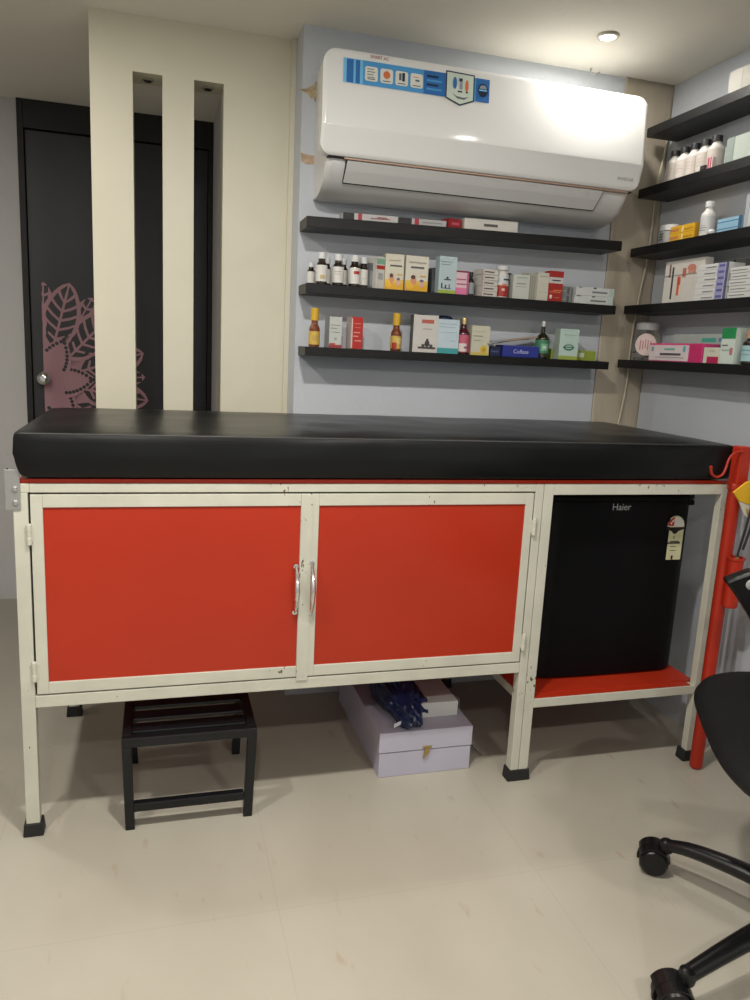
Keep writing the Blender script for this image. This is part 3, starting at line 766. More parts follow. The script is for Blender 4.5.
def bottle(label, r, h, glass, cap, lab, loc, rz=0, group=None, neck=.42, caph=.2, labz=(.12,.52), labcol='D4D2CC', spec=(), name='medicine_bottle', shoulder=.62, squat=False, lip=True):
    root = thing(name, label, 'bottle', (0,0,0), group)
    b = NB(); hs = h*(1-caph)
    lathe(b, [(r*.86,0),(r,.003),(r,h*shoulder*.92),(r*.93,h*shoulder),(r*.62,h*(shoulder+.08)),(r*neck,h*(shoulder+.13)),(r*neck,hs+.002)], 0,0,0, seg=20)
    obj('bottle_body', b, glass, root, smooth=True)
    b = NB(); cr = r*(neck+.14); lathe(b, [(cr,hs),(cr,h-.002),(cr*.9,h)], 0,0,0, seg=18); obj('cap', b, cap, root, smooth=True)
    b = NB(); z0,z1 = labz[0]*h, labz[1]*h
    seg = 20; A0 = [b.verts.new(((r+.0005)*math.cos(2*PI*i/seg),(r+.0005)*math.sin(2*PI*i/seg),z0)) for i in range(seg)]; A1 = [b.verts.new((v.co.x,v.co.y,z1)) for v in A0]
    for i in range(seg): b.faces.new((A0[i],A0[(i+1)%seg],A1[(i+1)%seg],A1[i]))
    obj('label_wrap', b, cm(labcol), root, smooth=True)
    if spec:
        b = NB(); ms = []
        for i, (a0, a1, f0, f1, col) in enumerate(spec):      # degrees from the front
            if col not in ms: ms.append(col)
            rr_ = r+.0008+.0002*i; za, zb = f0*h, f1*h; n = 8
            va = [b.verts.new((rr_*math.sin(math.radians(a0+(a1-a0)*k/n)), -rr_*math.cos(math.radians(a0+(a1-a0)*k/n)), za)) for k in range(n+1)]
            vb = [b.verts.new((v.co.x,v.co.y,zb)) for v in va]
            for k in range(n): b.faces.new((va[k],va[k+1],vb[k+1],vb[k])).material_index = ms.index(col)
        obj('label_print', b, [cm(c) for c in ms], root)
    place(root, loc, rz); return root

# --- back wall, topmost shelf (the shelf dips a little to the left)
def z1s(x): return SH[0] + (x-1.224)*.016 + .0002
tl = -.016
g = 'flat boxes on the topmost back shelf'
carton('narrow white box with black end and red stripe, leftmost on the topmost back shelf', .168,.019,.05,'B4B2B0', [(0,.2,0,1,'141416'),(.27,.34,0,1,'A52B3C'),(.5,.85,.35,.5,'8A4A50'),(.62,.8,.55,.7,'8A4A50')], (.898,.530,z1s(.898)), 0, g, ry=tl)
carton('narrow white box with black end, second on the topmost back shelf', .152,.018,.05,'A8A8A8', [(0,.27,0,1,'141416'),(.33,.42,0,1,'A52B3C'),(.5,.9,.4,.6,'858585')], (1.060,.530,z1s(1.060)), 0, g, ry=tl)
carton('small red carton tilted against the long white box on the topmost back shelf', .047,.027,.045,'8F1F26', [(.2,.8,.3,.6,'B8505A')], (1.166,.532,z1s(1.166)), .25, g, ry=tl)
carton('long flat white carton at the right of the topmost back shelf', .178,.032,.06,'C9C7BF', [(.36,.62,.35,.60,'55524E'),(.0,1,.96,1,'B7B5AE')], (1.283,.528,z1s(1.283)), 0, g, ry=tl)

# --- back wall, middle shelf
Z = SH[1]+.0003
g = 'dark syrup bottles with white caps on the middle back shelf'
W = mat('white_cap_plastic', (.62,.63,.63), .4); TEAL = mat('teal_plastic', (.02,.10,.12), .35); YC = mat('yellow_cap_plastic', (.58,.35,.02), .4)
GOLD = mat('gold_cap_metal', (.55,.42,.2), .3, .8); BLK = mat('black_cap_plastic', (.012,.012,.014), .4)
LB = mat('white_bottle_plastic', (.66,.64,.61), .4)
fl = lines
bt = [(.738,.600,.0125,.066,W,'short dark bottle at the back, leftmost on the middle back shelf',()),
      (.761,.556,.0165,.093,W,'tall dark syrup bottle with white cap, first in the front row',[(-25,25,.18,.30,'B9A878')]),
      (.786,.598,.0125,.083,W,'dark bottle standing behind, between the first two front syrup bottles',()),
      (.811,.556,.0170,.091,W,'dark syrup bottle with white cap, second in the front row',[(-45,30,.44,.455,'807C78'),(-45,20,.36,.372,'807C78')]),
      (.838,.598,.0120,.084,W,'dark bottle standing behind, left of the red striped bottle',()),
      (.862,.556,.0175,.092,W,'dark bottle with teal neck and a red stripe on its label',[(-20,40,.40,.50,'A8261C')]),
      (.893,.572,.0150,.090,W,'dark syrup bottle with white cap, rightmost of its row',[(-30,30,.30,.31,'8A8580')])]
for x,y,r,h,c,l,sp in bt:
    bottle(l, r, h, M['amber'], c, None, (x,y,Z), 0, g, labz=(.10,.60), spec=sp, caph=.20, neck=.62, shoulder=.64)
g = 'cartons on the middle back shelf'
carton('dark grey narrow carton turned edgewise beside the syrup bottles', .018,.075,.05,'5D6163',[(.1,.9,.1,.7,'8A8D90')], (.917,.560,Z), .5, g)
carton('white carton with red band and green top, turned sideways on the middle back shelf', .030,.093,.05,'C6C4BC',[(0,1,.62,.74,'A93025'),(0,1,.78,.95,'7BA58C'),(.2,.8,.3,.5,'9DA0A0')], (.941,.548,Z), .35, g)
def kid(): return [(0,1,0,.20,'D8A21E'),(0,1,.20,.30,'D9B64E'),('o',.36,.30,.13,.12,'C98A6A'),('o',.34,.40,.10,.06,'5A3226'),('o',.72,.22,.12,.10,'C9A090'),('o',.72,.31,.09,.04,'6A5A70'),(.65,.9,.42,.46,'C4A050'),('o',.2,.14,.16,.10,'E0B030')]
carton('white and yellow carton with two drawn children, left one of the pair', .058,.105,.035,'C9C4B2', kid()+[(.25,.88,.66,.695,'3E3A40'),(.2,.8,.82,.83,'9A958A')], (.984,.545,Z), -.06, g)
carton('white and yellow carton with two drawn children, right one of the pair', .073,.105,.035,'CDC8B8', kid()+[(.22,.80,.655,.70,'55525A'),(.14,.88,.80,.835,'A8A296')], (1.056,.545,Z), 0, g)
carton('thin dark carton edge standing behind the pale blue carton', .010,.078,.04,'3B3D42',[(.1,.9,.1,.5,'55585E')], (1.121,.575,Z), 0, g)
carton('tall pale blue carton with a green foot on the middle back shelf', .058,.112,.035,'AFC0C4', [(0,1,0,.10,'9DB03C'),(.15,.7,.14,.16,'2A2C2C'),(.14,.22,.16,.28,'3A3C3C'),(.36,.44,.16,.24,'3A3C3C'),(.58,.66,.16,.26,'7A7C7C'),(.3,.68,.37,.395,'303436'),('o',.48,.43,.07,.03,'45565A'),(.1,.6,.78,.79,'8A9EA2'),(.1,.7,.85,.86,'8A9EA2')], (1.157,.545,Z), .04, g)
carton('pink carton with maroon top line on the middle back shelf', .043,.073,.035,'D6B3BC', [(0,1,.93,1,'7A2038'),(0,1,.0,.30,'D0709A'),(.1,.9,.42,.48,'A8607A'),(.1,.8,.62,.67,'A8607A'),(.86,1,0,.93,'A35A78')], (1.207,.548,Z), -.05, g)
bottle('small dark capped bottle with grey label between the pink carton and the stacked cartons', .012,.073,M['amber'],BLK,None,(1.243,.565,Z),0,'bottles between the cartons on the middle back shelf',labcol='8E9496',labz=(.08,.55))
for k in range(5):
    carton(['lowest','second from bottom','middle','fourth from bottom','topmost'][k]+' of five small white cartons stacked on the middle back shelf', .058,.0166,.055,'CBC7BE',[(.15,.75,.40,.62,'5A4A4C'),(0,1,0,.07,'9A8A86'),(.0,.05,.1,.9,'B08890')], (1.300+.0012*(k%2),.548,Z+k*.0169), .10+.02*(k%3), 'stack of five small white cartons')
bottle('white bottle with a red and blue label right of the stacked cartons', .0215,.100,LB,W,None,(1.352,.572,Z),0,'bottles between the cartons on the middle back shelf',neck=.84,shoulder=.74,caph=.13,labz=(.04,.70),labcol='C8CACC',spec=[(-70,70,.05,.38,'A32C28'),(-70,20,.38,.44,'C87848'),(-10,50,.55,.60,'40404A'),(-75,-20,.40,.50,'D0D0D0'),('x' and -20,5,.22,.30,'D8B0A8')])
bottle('small dark bottle half hidden behind the pale grey carton', .014,.083,M['amber'],BLK,None,(1.388,.598,Z),0,'bottles between the cartons on the middle back shelf',labcol='A88A88')
carton('pale grey-white carton standing in front of the small dark bottle', .056,.076,.035,'BDBFB8',[(.2,.8,.62,.65,'6E6E6E'),(.15,.85,.50,.52,'8E8E8C'),(.2,.85,.86,.90,'8EA090')], (1.410,.548,Z), -.05, g)
carton('off-white carton with ribbed side, left of the white one beside the red carton', .036,.084,.04,'A9A89A',[(.15,.22,.05,.9,'8E8D80'),(.4,.47,.05,.9,'8E8D80'),(.65,.72,.05,.9,'8E8D80')], (1.452,.552,Z), .25, g)
carton('off-white carton touching the left side of the red carton', .040,.088,.035,'C2C0B2',[(.15,.85,.86,.88,'8A887C'),(.1,.9,.3,.31,'A09E92')], (1.486,.548,Z), 0, g)
carton('red carton with a white band on the middle back shelf', .051,.096,.035,'A02420', [(0,1,.60,.80,'C8C0BC'),(.22,.80,.675,.715,'3A3A48'),(.1,.85,.30,.335,'CC6A50'),(.35,.95,.36,.385,'D8883C'),(.12,.28,.10,.22,'D8C8C0'),(.45,.8,.12,.15,'CC6A50'),(0,1,.8,.815,'7A1818')], (1.531,.546,Z), 0, g)
for k in range(2):
    carton(['lower','upper'][k]+' grey carton of two lying behind the red carton', .038,.026,.055,'7C7E7C',[(.55,.75,.1,.9,'505456'),(.1,.45,.4,.5,'A0A29E')], (1.580,.560,Z+k*.0264), 0, 'pair of grey cartons')
for k in range(2):
    carton(['lower','upper'][k]+' of two long white cartons stacked at the right end of the middle back shelf', .140,.0268,.055,'C6CAC8',[(.42,.82,.36,.55,'6C7276'),(.86,1,0,.9,'B3C4BC'),(.05,.15,.9,1,'707476'),(.45,.52,.86,.98,'202426')], (1.674+.003*k,.546,Z+k*.0272), -.03+.02*k, 'pair of long white cartons')

# --- back wall, lowest shelf
Z = SH[2]+.0003
g = 'yellow capped syrup bottles'
def yb(x, l, sp): bottle(l, .0165,.114,M['honey'],YC,None,(x,.560,Z),0,g,neck=.60,caph=.32,shoulder=.50,labz=(.06,.40),labcol='C8A84C',spec=sp)
yb(.746,'amber syrup bottle with tall yellow cap, leftmost on the lowest back shelf',[(-30,35,.15,.30,'B89A50')])
yb(1.004,'amber syrup bottle with tall yellow cap standing left of the figure-print carton',[(-60,-5,.06,.22,'A02A20'),(-5,50,.18,.34,'D8C078')])
g = 'cartons on the lowest back shelf'
carton('white carton with red foot second from left on the lowest back shelf', .040,.092,.045,'BDBFBA',[(0,1,0,.10,'9A3A3A'),(.05,.5,.08,.15,'A84848'),(.1,.8,.72,.74,'7C8480'),(.1,.6,.62,.64,'7C8480'),(.2,.8,.50,.52,'93A098'),(.4,.6,.25,.33,'93A098')], (.809,.548,Z), .12, g, sidecol='8D9092')
carton('bright red carton with pale streaks on the lowest back shelf', .038,.095,.045,'B32A25',[(.25,.8,.78,.80,'D89080'),(.3,.8,.66,.675,'D89080'),(.2,.75,.50,.53,'D8A090'),(.15,.6,.38,.41,'D8A090'),(.3,.85,.24,.27,'D8A090'),(.0,.10,.02,.95,'D9B8B0')], (.876,.548,Z), .12, g, sidecol='C8B8B4')
carton('large white carton with red heading and a dark seated figure print', .081,.114,.035,'C4C0BA',[(.33,.82,.78,.88,'B05A4C'),(.38,.76,.62,.64,'8A8580'),('o',.58,.24,.10,.09,'3A3634'),('o',.58,.34,.05,.035,'3A3634'),(.22,.92,.10,.15,'3E3A38'),(.36,.48,.15,.22,'4A4644'),(.68,.80,.15,.22,'4A4644')], (1.096,.546,Z), -.03, g, sidecol='55554F')
carton('pale blue carton with a teal foot on the lowest back shelf', .072,.105,.035,'BACAD2',[(0,1,0,.16,'3F979A'),(.08,.9,.86,.872,'8296A4'),(.08,.8,.77,.782,'8296A4'),(.6,.9,.36,.38,'9AB'+'0BE'),(.1,.9,.62,.63,'9AB0BE')], (1.172,.546,Z), 0, g)
for x, c, l in ((1.108,BLK,'black lidded round jar behind the figure-print carton'),(1.178,mat('navy_lid', (.012,.022,.07), .35),'navy lidded round jar behind the pale blue carton')):
    t = thing('round_jar', l, 'jar', (x,.612,Z), 'lidded jars on the lowest back shelf')
    b = NB(); lathe(b, [(.024,0),(.026,.003),(.026,.094)], x,.612,Z, seg=22); obj('jar_body', b, cm('23283A'), t, smooth=True)
    b = NB(); lathe(b, [(.028,.094),(.028,.112),(.024,.117),(.012,.119)], x,.612,Z, seg=22); obj('lid', b, c, t, smooth=True)
bottle('maroon bottle with pink label and gold cap beside the pale blue carton', .0205,.113,mat('maroon_glass',(.06,.008,.014),.15),GOLD,None,(1.229,.562,Z),0,'single bottles on the lowest back shelf',neck=.42,caph=.17,shoulder=.60,labz=(.06,.54),labcol='B85A6C',spec=[(-60,15,.08,.30,'CFC6C2'),(-10,30,.16,.22,'8A5060')])
carton('white carton with yellow fruit print at its foot on the lowest back shelf', .062,.092,.035,'C2C0AC',[(0,1,0,.10,'C8B45A'),('o',.70,.20,.20,.14,'CDB03A'),('o',.70,.19,.10,.07,'B89020'),(.1,.75,.80,.81,'9C9A8A'),(.08,.6,.64,.66,'70706A'),(.1,.5,.5,.515,'9C9A8A')], (1.283,.546,Z), 0, g)
carton('small navy carton between the fruit-print carton and the flat blue carton', .036,.030,.05,'1A2044',[(.1,.8,.4,.55,'4A5078')], (1.339,.550,Z), 0, g)
t = carton('flat royal blue carton with white lettering on the lowest back shelf', .128,.036,.06,'232F86',[(.0,1,.94,1,'3A479C')], (0,0,0), 0, g)
text_front('lettering', 'Coflase', .018, 0,-.0012,.017, cm('B9BEE0'), t); place(t, (1.424,.540,Z), 0)
pf = [(1.350,.570,.050,.0375,.35,.14,'papers leaning over the navy carton, lowest of the leaflets'),(1.398,.576,.062,.0430,.2,.12,'dark edged leaflet in the middle on the flat blue carton'),(1.44,.580,.060,.0500,.15,.14,'tan edged leaflet lying topmost on the flat blue carton')]
for i,(x,y,l,dz,rz,ry,lab) in enumerate(pf):
    b = NB(); bx(b, -l,l,-.026,.026,0,.0034); bx(b, -l,l,-.0268,-.026,.0006,.0020, mi=1)
    o = obj('leaflet', b, [cm(['B4B4B0','A8AAAC','B9A890'][i]), cm(['303234','404244','8A6A50'][i])], bevel=.0003)
    o.location = (x, y, Z+dz+ (.008 if i else .006)); o.rotation_euler = (0,-ry,rz); tag(o, lab, 'leaflet', 'leaflets on the flat blue carton')
bottle('tall green-brown bottle with green label on the lowest back shelf', .0230,.119,M['gb'],M['silver'],None,(1.511,.566,Z),0,'single bottles on the lowest back shelf',neck=.28,caph=.14,shoulder=.55,labz=(.14,.50),labcol='3F7A58',spec=[(-35,25,.20,.40,'6FA888'),(-20,10,.25,.34,'C0CDB8')])
carton('mint carton with a round green emblem on the lowest back shelf', .070,.099,.035,'B5CCC2',[(0,1,0,.12,'98A84A'),('o',.5,.40,.27,.105,'356B58'),('o',.5,.41,.20,.065,'9DBBAA'),(.2,.8,.395,.42,'24483C'),(.2,.85,.80,.815,'8CAA9E')], (1.597,.543,Z), 0, g, sidecol='A2B2A4')
carton('flat olive green carton with a white mark on the lowest back shelf', .168,.033,.05,'8C9C3C',[(.62,.74,.3,.75,'C9D2B8'),(0,1,.93,1,'A8B45C')], (1.640,.582,Z), 0, g)

# --- right wall shelves: local x runs towards the viewer
RZ = -PI/2; XFc = 1.845
def rc(label, y0, y1, h, z, col, spec=(), d=.06, x=XFc, group=None, rz=0, **k):
    return carton(label, abs(y0-y1), h, d, col, spec, (x,(y0+y1)/2,z+.0003), RZ+rz, group, **k)
rc('white and peach carton at the near end of the topmost right shelf', .232,.085,.062,RS[0],'B5B3A8',[(0,.35,0,1,'C4C2BA'),(.55,1,0,1,'B8A592')],group='carton on the topmost right shelf')
Z = RS[1]+.0003
ords = ['first','second','third','fourth','fifth']
for k in range(5):
    y = .462-.0475*k
    bottle(['farthest','second from the far corner','middle','fourth from the far corner','nearest'][k]+' of five white black-capped bottles on the right wall', .0235,.094,LB,BLK,None,(1.862,y,Z),RZ,'row of white bottles with black caps',neck=.5,caph=.18,shoulder=.66,labz=(.05,.58),labcol='C4BCB4',spec=[(-55,55,.40,.41,'A89A94'),(-55,55,.30,.31,'A89A94'),(-50,40,.20,.21,'A89A94')])
t = rc('pale mint flat carton with round emblem behind the bottles on the right wall', .236,-.02,.078,RS[1],'B4BEB6',[('o',.50,.40,.055,.17,'707876'),('o',.50,.38,.038,.12,'B8C2BA'),(0,.12,0,1,'8E9A94')],x=1.868,group='flat goods on the bottle shelf')
rc('small black carton lying at the shelf edge before the bottles', .298,.274,.013,RS[1],'18181A',[(.2,.8,.3,.6,'404044')],d=.012,x=1.833,group='flat goods on the bottle shelf')
rc('tiny pink and white carton leaning at the shelf edge before the bottles', .268,.246,.030,RS[1],'C8B4B4',[(.1,.4,0,1,'B0405A'),(.6,.8,0,1,'B0405A')],d=.010,x=1.833,group='flat goods on the bottle shelf')
Z = RS[2]+.0003
t = thing('white_jar', 'small white lidded jar at the far end of the yellow carton shelf', 'jar', (1.868,.455,Z))
b = NB(); lathe(b, [(.026,0),(.029,.003),(.029,.036),(.026,.040)], 1.868,.455,Z, seg=22); obj('jar_body', b, cm('A9AAA6'), t, smooth=True)
b = NB(); lathe(b, [(.031,.040),(.031,.056),(.027,.058)], 1.868,.455,Z, seg=22); obj('lid', b, W, t, smooth=True)
b = NB(); 
for k in range(3): bx(b, 1.8375,1.8385,.447-.0,.470-.004*k,Z+.010+.008*k,Z+.014+.008*k)
obj('label_print', b, cm('62666A'), t)
for k in range(2):
    rc(['lower','upper'][k]+' of two yellow cartons stacked beside the white jar', .420,.305,.0225,RS[2]+.0228*k,'C79A22',[(.0,.35,.3,.65,'B07048'),(.48,.56,.05,.9,'D8BC7A'),(.6,.95,.35,.5,'A87A18')],group='pair of yellow cartons')
bottle('white plastic bottle standing between the yellow and blue cartons', .0215,.100,LB,W,None,(1.865,.272,Z),RZ,'white bottles on the right wall',neck=.48,caph=.16,shoulder=.66,labz=(.08,.56),labcol='BFC0C0',spec=[(-40,40,.16,.18,'70747A'),(-30,45,.23,.25,'70747A'),(-40,30,.30,.31,'70747A')])
b = NB(); lathe(b, [(.006,0),(.011,.004),(.012,.009),(.009,.014),(.003,.016)], 1.850,.232,Z, seg=16)  # loose white bottle cap lying on the shelf
tag(obj('loose_cap', b, W, origin=(1.85,.232,Z), smooth=True), 'tiny loose white cap beside the white plastic bottle on the right wall', 'pot')
for k in range(2):
    rc(['lower','upper'][k]+' of two pale blue cartons stacked on the right wall', .205,.105,.0185,RS[2]+.0188*k,'8CB4CC',[(0,1,.42,.55,'3F6C88'),(.86,1,0,1,'3B5874')],group='pair of pale blue cartons')
rc('tall white and sky blue carton at the near edge of the yellow carton shelf', .098,.030,.088,RS[2],'BBC2C6',[(.2,1,.6,1,'5EA6CC'),(.0,.2,.0,1,'A8ACB0')],group='tall carton')
# stacked cartons shelf
rc('upright white book-like carton with black and orange lettering strips on the right wall', .432,.246,.128,RS[3],'BDB9B2',[(.12,.16,.62,.93,'6A4A46'),(.20,.245,.10,.85,'403C3C'),(.36,.42,.18,.62,'C05A34'),(.36,.44,.42,.60,'B0482E'),(.48,.56,.60,.80,'A8604C'),(.62,.80,.66,.82,'B08070'),('o',.70,.80,.10,.08,'B27462'),(.0,1,.66,.665,'98948E')],d=.03,x=1.852,group='upright cartons')
rc('grey box lying behind the stacked cartons on the right wall', .255,.14,.118,RS[3],'5F605A',[(.6,.68,0,1,'2C2C2A')],d=.04,x=1.903,group='upright cartons')
for k in range(6):
    rc(['lowest','second','third','fourth','fifth','topmost'][k]+' of six white cartons with violet ends stacked on the right wall', .262-.004*(k%2)+.004*(k<2),.130,.0168,RS[3]+.0171*k,'C2C2C0',[(.66,.90,0,1,'8C8CB0'),(.70,.88,.3,.7,'55558A'),(.92,1,0,1,'505070'),(.25,.60,.40,.52,'6E7074')],group='stack of six white cartons', d=.055, x=1.842)
for k in range(5):
    rc(['lowest','second','middle','fourth','topmost'][k]+' of five plain white cartons stacked at the near end beside the violet ended ones', .122-.004*(k%2),.0,.0166,RS[3]+.0169*k,'BFC0BE',[(.05,.55,.42,.55,'6A6C70'),(.0,1,0,.06,'8A8A8A')],group='stack of five white cartons', d=.055, x=1.842)
# lowest right shelf
Z = RS[4]+.0003
t = thing('clear_jar', 'clear plastic jar with round pink label at the far end of the lowest shelf', 'jar', (1.876,.525,Z))
b = NB(); lathe(b, [(.036,0),(.042,.005),(.043,.03),(.043,.075),(.038,.092),(.033,.100)], 1.876,.525,Z, seg=28); obj('jar_body', b, M['glassjar'], t, smooth=True)
b = NB(); lathe(b, [(.036,.1002),(.036,.120),(.031,.124)], 1.876,.525,Z, seg=28); obj('lid', b, mat('cloudy_lid', (.6,.6,.6), .3, trans=.3, alpha=.8), t, smooth=True)
b = NB(); prism(b, [(.033*math.cos(q), .052+.036*math.sin(q)) for q in [2*PI*i/28 for i in range(28)]], 'y', -.0010,0)
for k in range(5): bx(b, -.019+.008*k,-.0155+.008*k, -.0016,-.0010, .034+.003*(k%3), .070-.003*((k+1)%3), mi=1)
bmesh.ops.transform(b, matrix=Matrix.Translation((1.876-.0438*.574,.525-.0438*.819,Z)) @ Matrix.Rotation(-.611,4,'Z'), verts=b.verts)
obj('round_label', b, [cm('CDB9B2'), cm('A8757A')], t)
b = NB(); random.seed(5)
for k in range(14):
    lathe(b, [(.002,-.002),(.0042,0),(.002,.002)], 1.876+random.uniform(-.022,.022), .525+random.uniform(-.024,.024), Z+.004+random.random()*.03, seg=8)
o = obj('jar_contents', b, cm('2E2424'), t); o['kind'] = 'stuff'
rc('long white carton with magenta top and end on the lowest right shelf', .446,.190,.056,RS[4],'BE3C74',[(.0,.76,.05,.90,'C6B9BA'),(.04,.09,.55,.8,'708A92'),(.30,.50,.62,.74,'6FA096'),(.22,.62,.34,.46,'4C4850'),(.66,.70,.55,.85,'4A9AA8'),(.12,.68,.22,.25,'8A8488'),(.79,.985,.0,1,'B0285E')],group='cartons on the lowest right shelf',x=1.838)
rc('flat white carton with teal lettering behind the magenta carton', .420,.118,.088,RS[4],'AFC0B8',[(.45,.66,.72,.86,'4FAE9C'),(.70,.92,.74,.86,'6890B8'),(.4,.95,.56,.62,'90B0A8')],group='cartons on the lowest right shelf',x=1.905,d=.035)
rc('small white carton with a magenta tag on the lowest right shelf', .186,.118,.045,RS[4],'BBBBAA',[(.25,.95,0,.42,'A01E48'),(.35,.7,.7,.85,'A8A890')],group='cartons on the lowest right shelf',x=1.840,d=.05)
rc('white carton with a green top on the lowest right shelf', .117,.062,.100,RS[4],'B9C4BC',[(0,1,.70,1,'1E7A46'),(.1,.5,.50,.53,'3A4040'),(.7,.9,.25,.45,'A86A70'),(.1,.8,.38,.395,'7E8C84')],group='cartons on the lowest right shelf',x=1.840,d=.05)
bottle('dark bottle with pale blue label and tan cap on the lowest right shelf', .030,.094,M['amber'],cm('A88468'),None,(1.872,.024,Z),RZ,'bottle at the near end',neck=.62,caph=.24,shoulder=.66,labz=(.10,.55),labcol='8FB0B4',spec=[(-50,50,.40,.43,'50808E'),(-50,30,.28,.30,'707A80')])

# ------------------------------------------------------------------ office chair (faces the couch side, turned)
CH = thing('office_chair', 'black office chair with armrests and wheeled star base at the right edge', 'chair', (0,0,0))
# local frame: +x is forward
def superell(a, b_, n=40, e=3.0):
    return [(a*math.copysign(abs(math.cos(t))**(2/e), math.cos(t)), b_*math.copysign(abs(math.sin(t))**(2/e), math.sin(t))) for t in [2*PI*i/n for i in range(n)]]
def seatmesh(a, b_, z0, z1, e=3.2):
    bm = NB(); rings = []
    for s, z in ((.66,z0),(.80,z0+.006),(.90,z0+.022),(.965,z1-.038),(1.0,z1-.024),(.975,z1-.012),(.92,z1-.003),(.80,z1),(.5,z1-.004),(.2,z1-.006)):
        ring = []
        for x,y in superell(a,b_,48,e):
            zz = z - (.014*max(0,(x*s/a))**3 if z > z0+.02 else .016*max(0,x*s/a)**3)
            ring.append(bm.verts.new((x*s+.004,y*s-.002,zz)))
        rings.append(ring)
    n = 48
    for q in range(len(rings)-1):
        for i in range(n): bm.faces.new((rings[q][i],rings[q][(i+1)%n],rings[q+1][(i+1)%n],rings[q+1][i]))
    bm.faces.new(rings[0][::-1]); bm.faces.new(rings[-1]); return bm
obj('seat', seatmesh(.255,.290,.412,.492,3.7), M['chairfab'], CH, smooth=True)
# backrest behind
b = NB(); rings = []
for i in range(13):
    z = .56+i*.042; w = .225*(1-.35*abs((i-5)/8)**3); x = -.245-.03*math.sin((i/12)*PI)*-1-.05*(i/12)
    ring = []
    for k in range(17):
        t = -1+2*k/16; ring.append((x+.035*t*t, w*t, z))
    rings.append(ring)
vf = [[b.verts.new(p) for p in r_] for r_ in rings]; vb = [[b.verts.new((p[0]-.035,p[1],p[2])) for p in r_] for r_ in rings]
for i in range(12):
    for k in range(16):
        b.faces.new((vf[i][k],vf[i][k+1],vf[i+1][k+1],vf[i+1][k])); b.faces.new((vb[i][k],vb[i+1][k],vb[i+1][k+1],vb[i][k+1]))
for i in range(12):
    b.faces.new((vf[i][0],vf[i+1][0],vb[i+1][0],vb[i][0])); b.faces.new((vf[i][16],vb[i][16],vb[i+1][16],vf[i+1][16]))
for k in range(16):
    b.faces.new((vf[0][k],vb[0][k],vb[0][k+1],vf[0][k+1])); b.faces.new((vf[12][k],vf[12][k+1],vb[12][k+1],vb[12][k]))
obj('backrest', b, M['chairfab'], CH, smooth=True)
b = NB(); tube(b, curve([(-.10,0,.395),(-.24,0,.40),(-.305,0,.46),(-.325,0,.60),(-.32,0,.78)],6), .022, 12, flat=1); obj('back_support', b, M['chairpl'], CH, smooth=True)
arm = [(.193,.688),(.172,.701),(.144,.716),(.06,.735),(-.08,.738),(-.13,.734),(-.14,.720),(-.10,.707),(-.0,.690),(.02,.65),(.015,.58),(-.02,.50),(-.02,.425),(.05,.425),(.072,.50),(.102,.56),(.129,.607),(.162,.652)]
for s in (-1,1):
    b = NB(); y0 = .230 if s > 0 else -.322
    prism(b, arm, 'y', y0, y0+.045); bx(b, -.01,.04, (.15 if s > 0 else -.32), (.27 if s > 0 else -.15), .395,.415)
    ar = obj('armrest', b, M['chairpl'], CH, bevel=.006)
    b = NB(); lathe(b, [(.012,0),(.012,s*.001*-1 if s > 0 else .001),(.010,-.0022*s),(.003,-.0026*s)], .138, (y0 if s > 0 else y0+.045), .688, axis='y', seg=18); obj('bolt_cap', b, M['silver'], ar, smooth=True)
b = NB(); lathe(b, [(.026,.10),(.026,.24),(.018,.242),(.018,.385),(.05,.388),(.06,.404)], 0,0,0, seg=20); obj('gas_column', b, M['chairpl'], CH, smooth=True)
HEAD = 2.6365
cxy = (1.567,-.710)
offs = [(1.416,-.426),(1.200,-.748)]
angs = []
for q in offs: angs.append(math.atan2(q[1]-cxy[1], q[0]-cxy[0])-HEAD)
a0 = angs[0]; RR = .335
b = NB(); lathe(b, [(.030,.075),(.040,.080),(.040,.125),(.030,.130)], 0,0,0, seg=20); hub = obj('base_hub', b, M['chairpl'], CH, smooth=True)
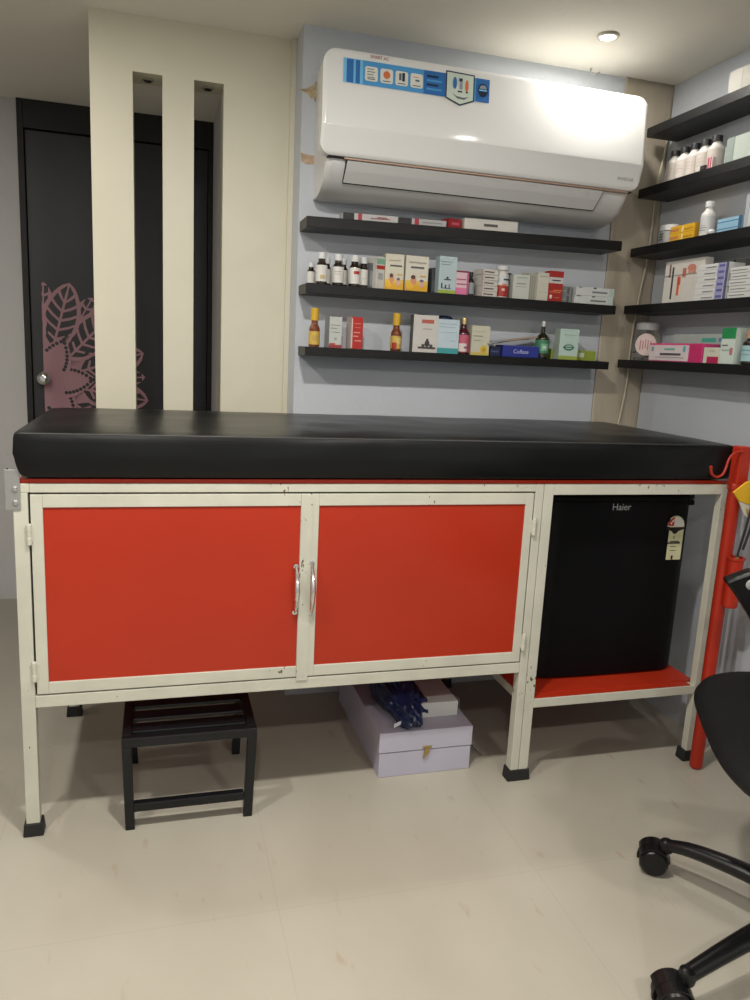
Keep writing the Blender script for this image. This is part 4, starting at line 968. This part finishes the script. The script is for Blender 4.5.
for k in range(5):
    a = a0+k*math.radians(72); ca, sa = math.cos(a), math.sin(a)
    R2 = RR - (.010 if k == 0 else 0) + (.034 if k == 1 else 0)
    pts = curve([(.02*ca,.02*sa,.105),(.14*ca,.14*sa,.106),(.25*ca,.25*sa,.094),((R2-.012)*ca,(R2-.012)*sa,.076)],5)
    b = NB(); n = len(pts); tube(b, pts, .02, 14, rs=[.026-.010*(i/(n-1)) for i in range(n)], flat=.80)
    e = pts[-1]; lathe(b, [(.009,-.018),(.015,-.014),(.017,-.002),(.014,.010),(.006,.014)], e.x, e.y, e.z, seg=14)
    lg = obj('base_arm', b, M['chairpl'], CH, smooth=True)
    # twin wheel caster
    c = NB(); cx, cy = R2*ca, R2*sa; yaw = a+[.5,-.5,.2,.9,.4][k]
    rot = Matrix.Translation((cx,cy,0)) @ Matrix.Rotation(yaw, 4, 'Z')
    for s in (-1,1):
        lathe(c, [(.010,s*.026),(.024,s*.025),(.0285,s*.020),(.029,s*.010),(.026,s*.005),(.010,s*.004)], .012, 0, .029, seg=22, axis='y')
    rot = rot @ Matrix.Scale(1.13, 4)
    bmesh.ops.transform(c, matrix=rot, verts=c.verts)
    cs = obj('caster', c, M['chairpl'], CH, smooth=True)
    c = NB(); 
    prism(c, [(.012+.033*math.cos(t), .029+.033*math.sin(t)) for t in [math.radians(-10+200*i/16) for i in range(17)]]+[(-.010,.02),(.030,.02)], 'y', -.0035,.0035)
    hood = [(.012+.0325*math.cos(t), .029+.0325*math.sin(t)) for t in [math.radians(25+130*i/12) for i in range(13)]]
    hin = [(.012+.0300*math.cos(t), .029+.0300*math.sin(t)) for t in [math.radians(155-130*i/12) for i in range(13)]]
    prism(c, hood+hin, 'y', -.024,.024)
    lathe(c, [(.007,.052),(.007,.070)], 0,0,0, seg=12)
    bmesh.ops.transform(c, matrix=rot, verts=c.verts)
    obj('caster_hood', c, M['chairpl'], cs, smooth=False)
CH.location = (cxy[0],cxy[1],0); CH.rotation_euler = (0,0,HEAD)

# ------------------------------------------------------------------ world, camera, view
w = bpy.data.worlds.new('room_world'); bpy.context.scene.world = w; w.use_nodes = True
w.node_tree.nodes['Background'].inputs[0].default_value = (.02,.02,.02,1)
cam = bpy.data.cameras.new('camera'); co = bpy.data.objects.new('camera', cam); C.objects.link(co)
f_px, pitch, yaw, roll = 763.15, .1927, .2821, .0504
cam.sensor_fit = 'HORIZONTAL'; cam.sensor_width = 36; cam.lens = f_px/750*36; cam.clip_start = .01
fwd = Vector((math.sin(yaw)*math.cos(pitch), math.cos(yaw)*math.cos(pitch), -math.sin(pitch)))
rgt = Vector((math.cos(yaw), -math.sin(yaw), 0)); up = rgt.cross(fwd)
R_ = math.cos(roll)*rgt + math.sin(roll)*up; U_ = -math.sin(roll)*rgt + math.cos(roll)*up
m = Matrix((R_, U_, -fwd)).transposed().to_4x4(); m.translation = (.2902,-1.7615,1.1651)
co.matrix_world = m
sc = bpy.context.scene; sc.camera = co
sc.view_settings.view_transform = 'Standard'; sc.view_settings.look = 'None'; sc.view_settings.gamma = 1
sc.view_settings.use_curve_mapping = False; sc.view_settings.exposure = -0.10
sc.cycles.use_denoising = True; sc.cycles.max_bounces = 8; sc.cycles.sample_clamp_indirect = 6
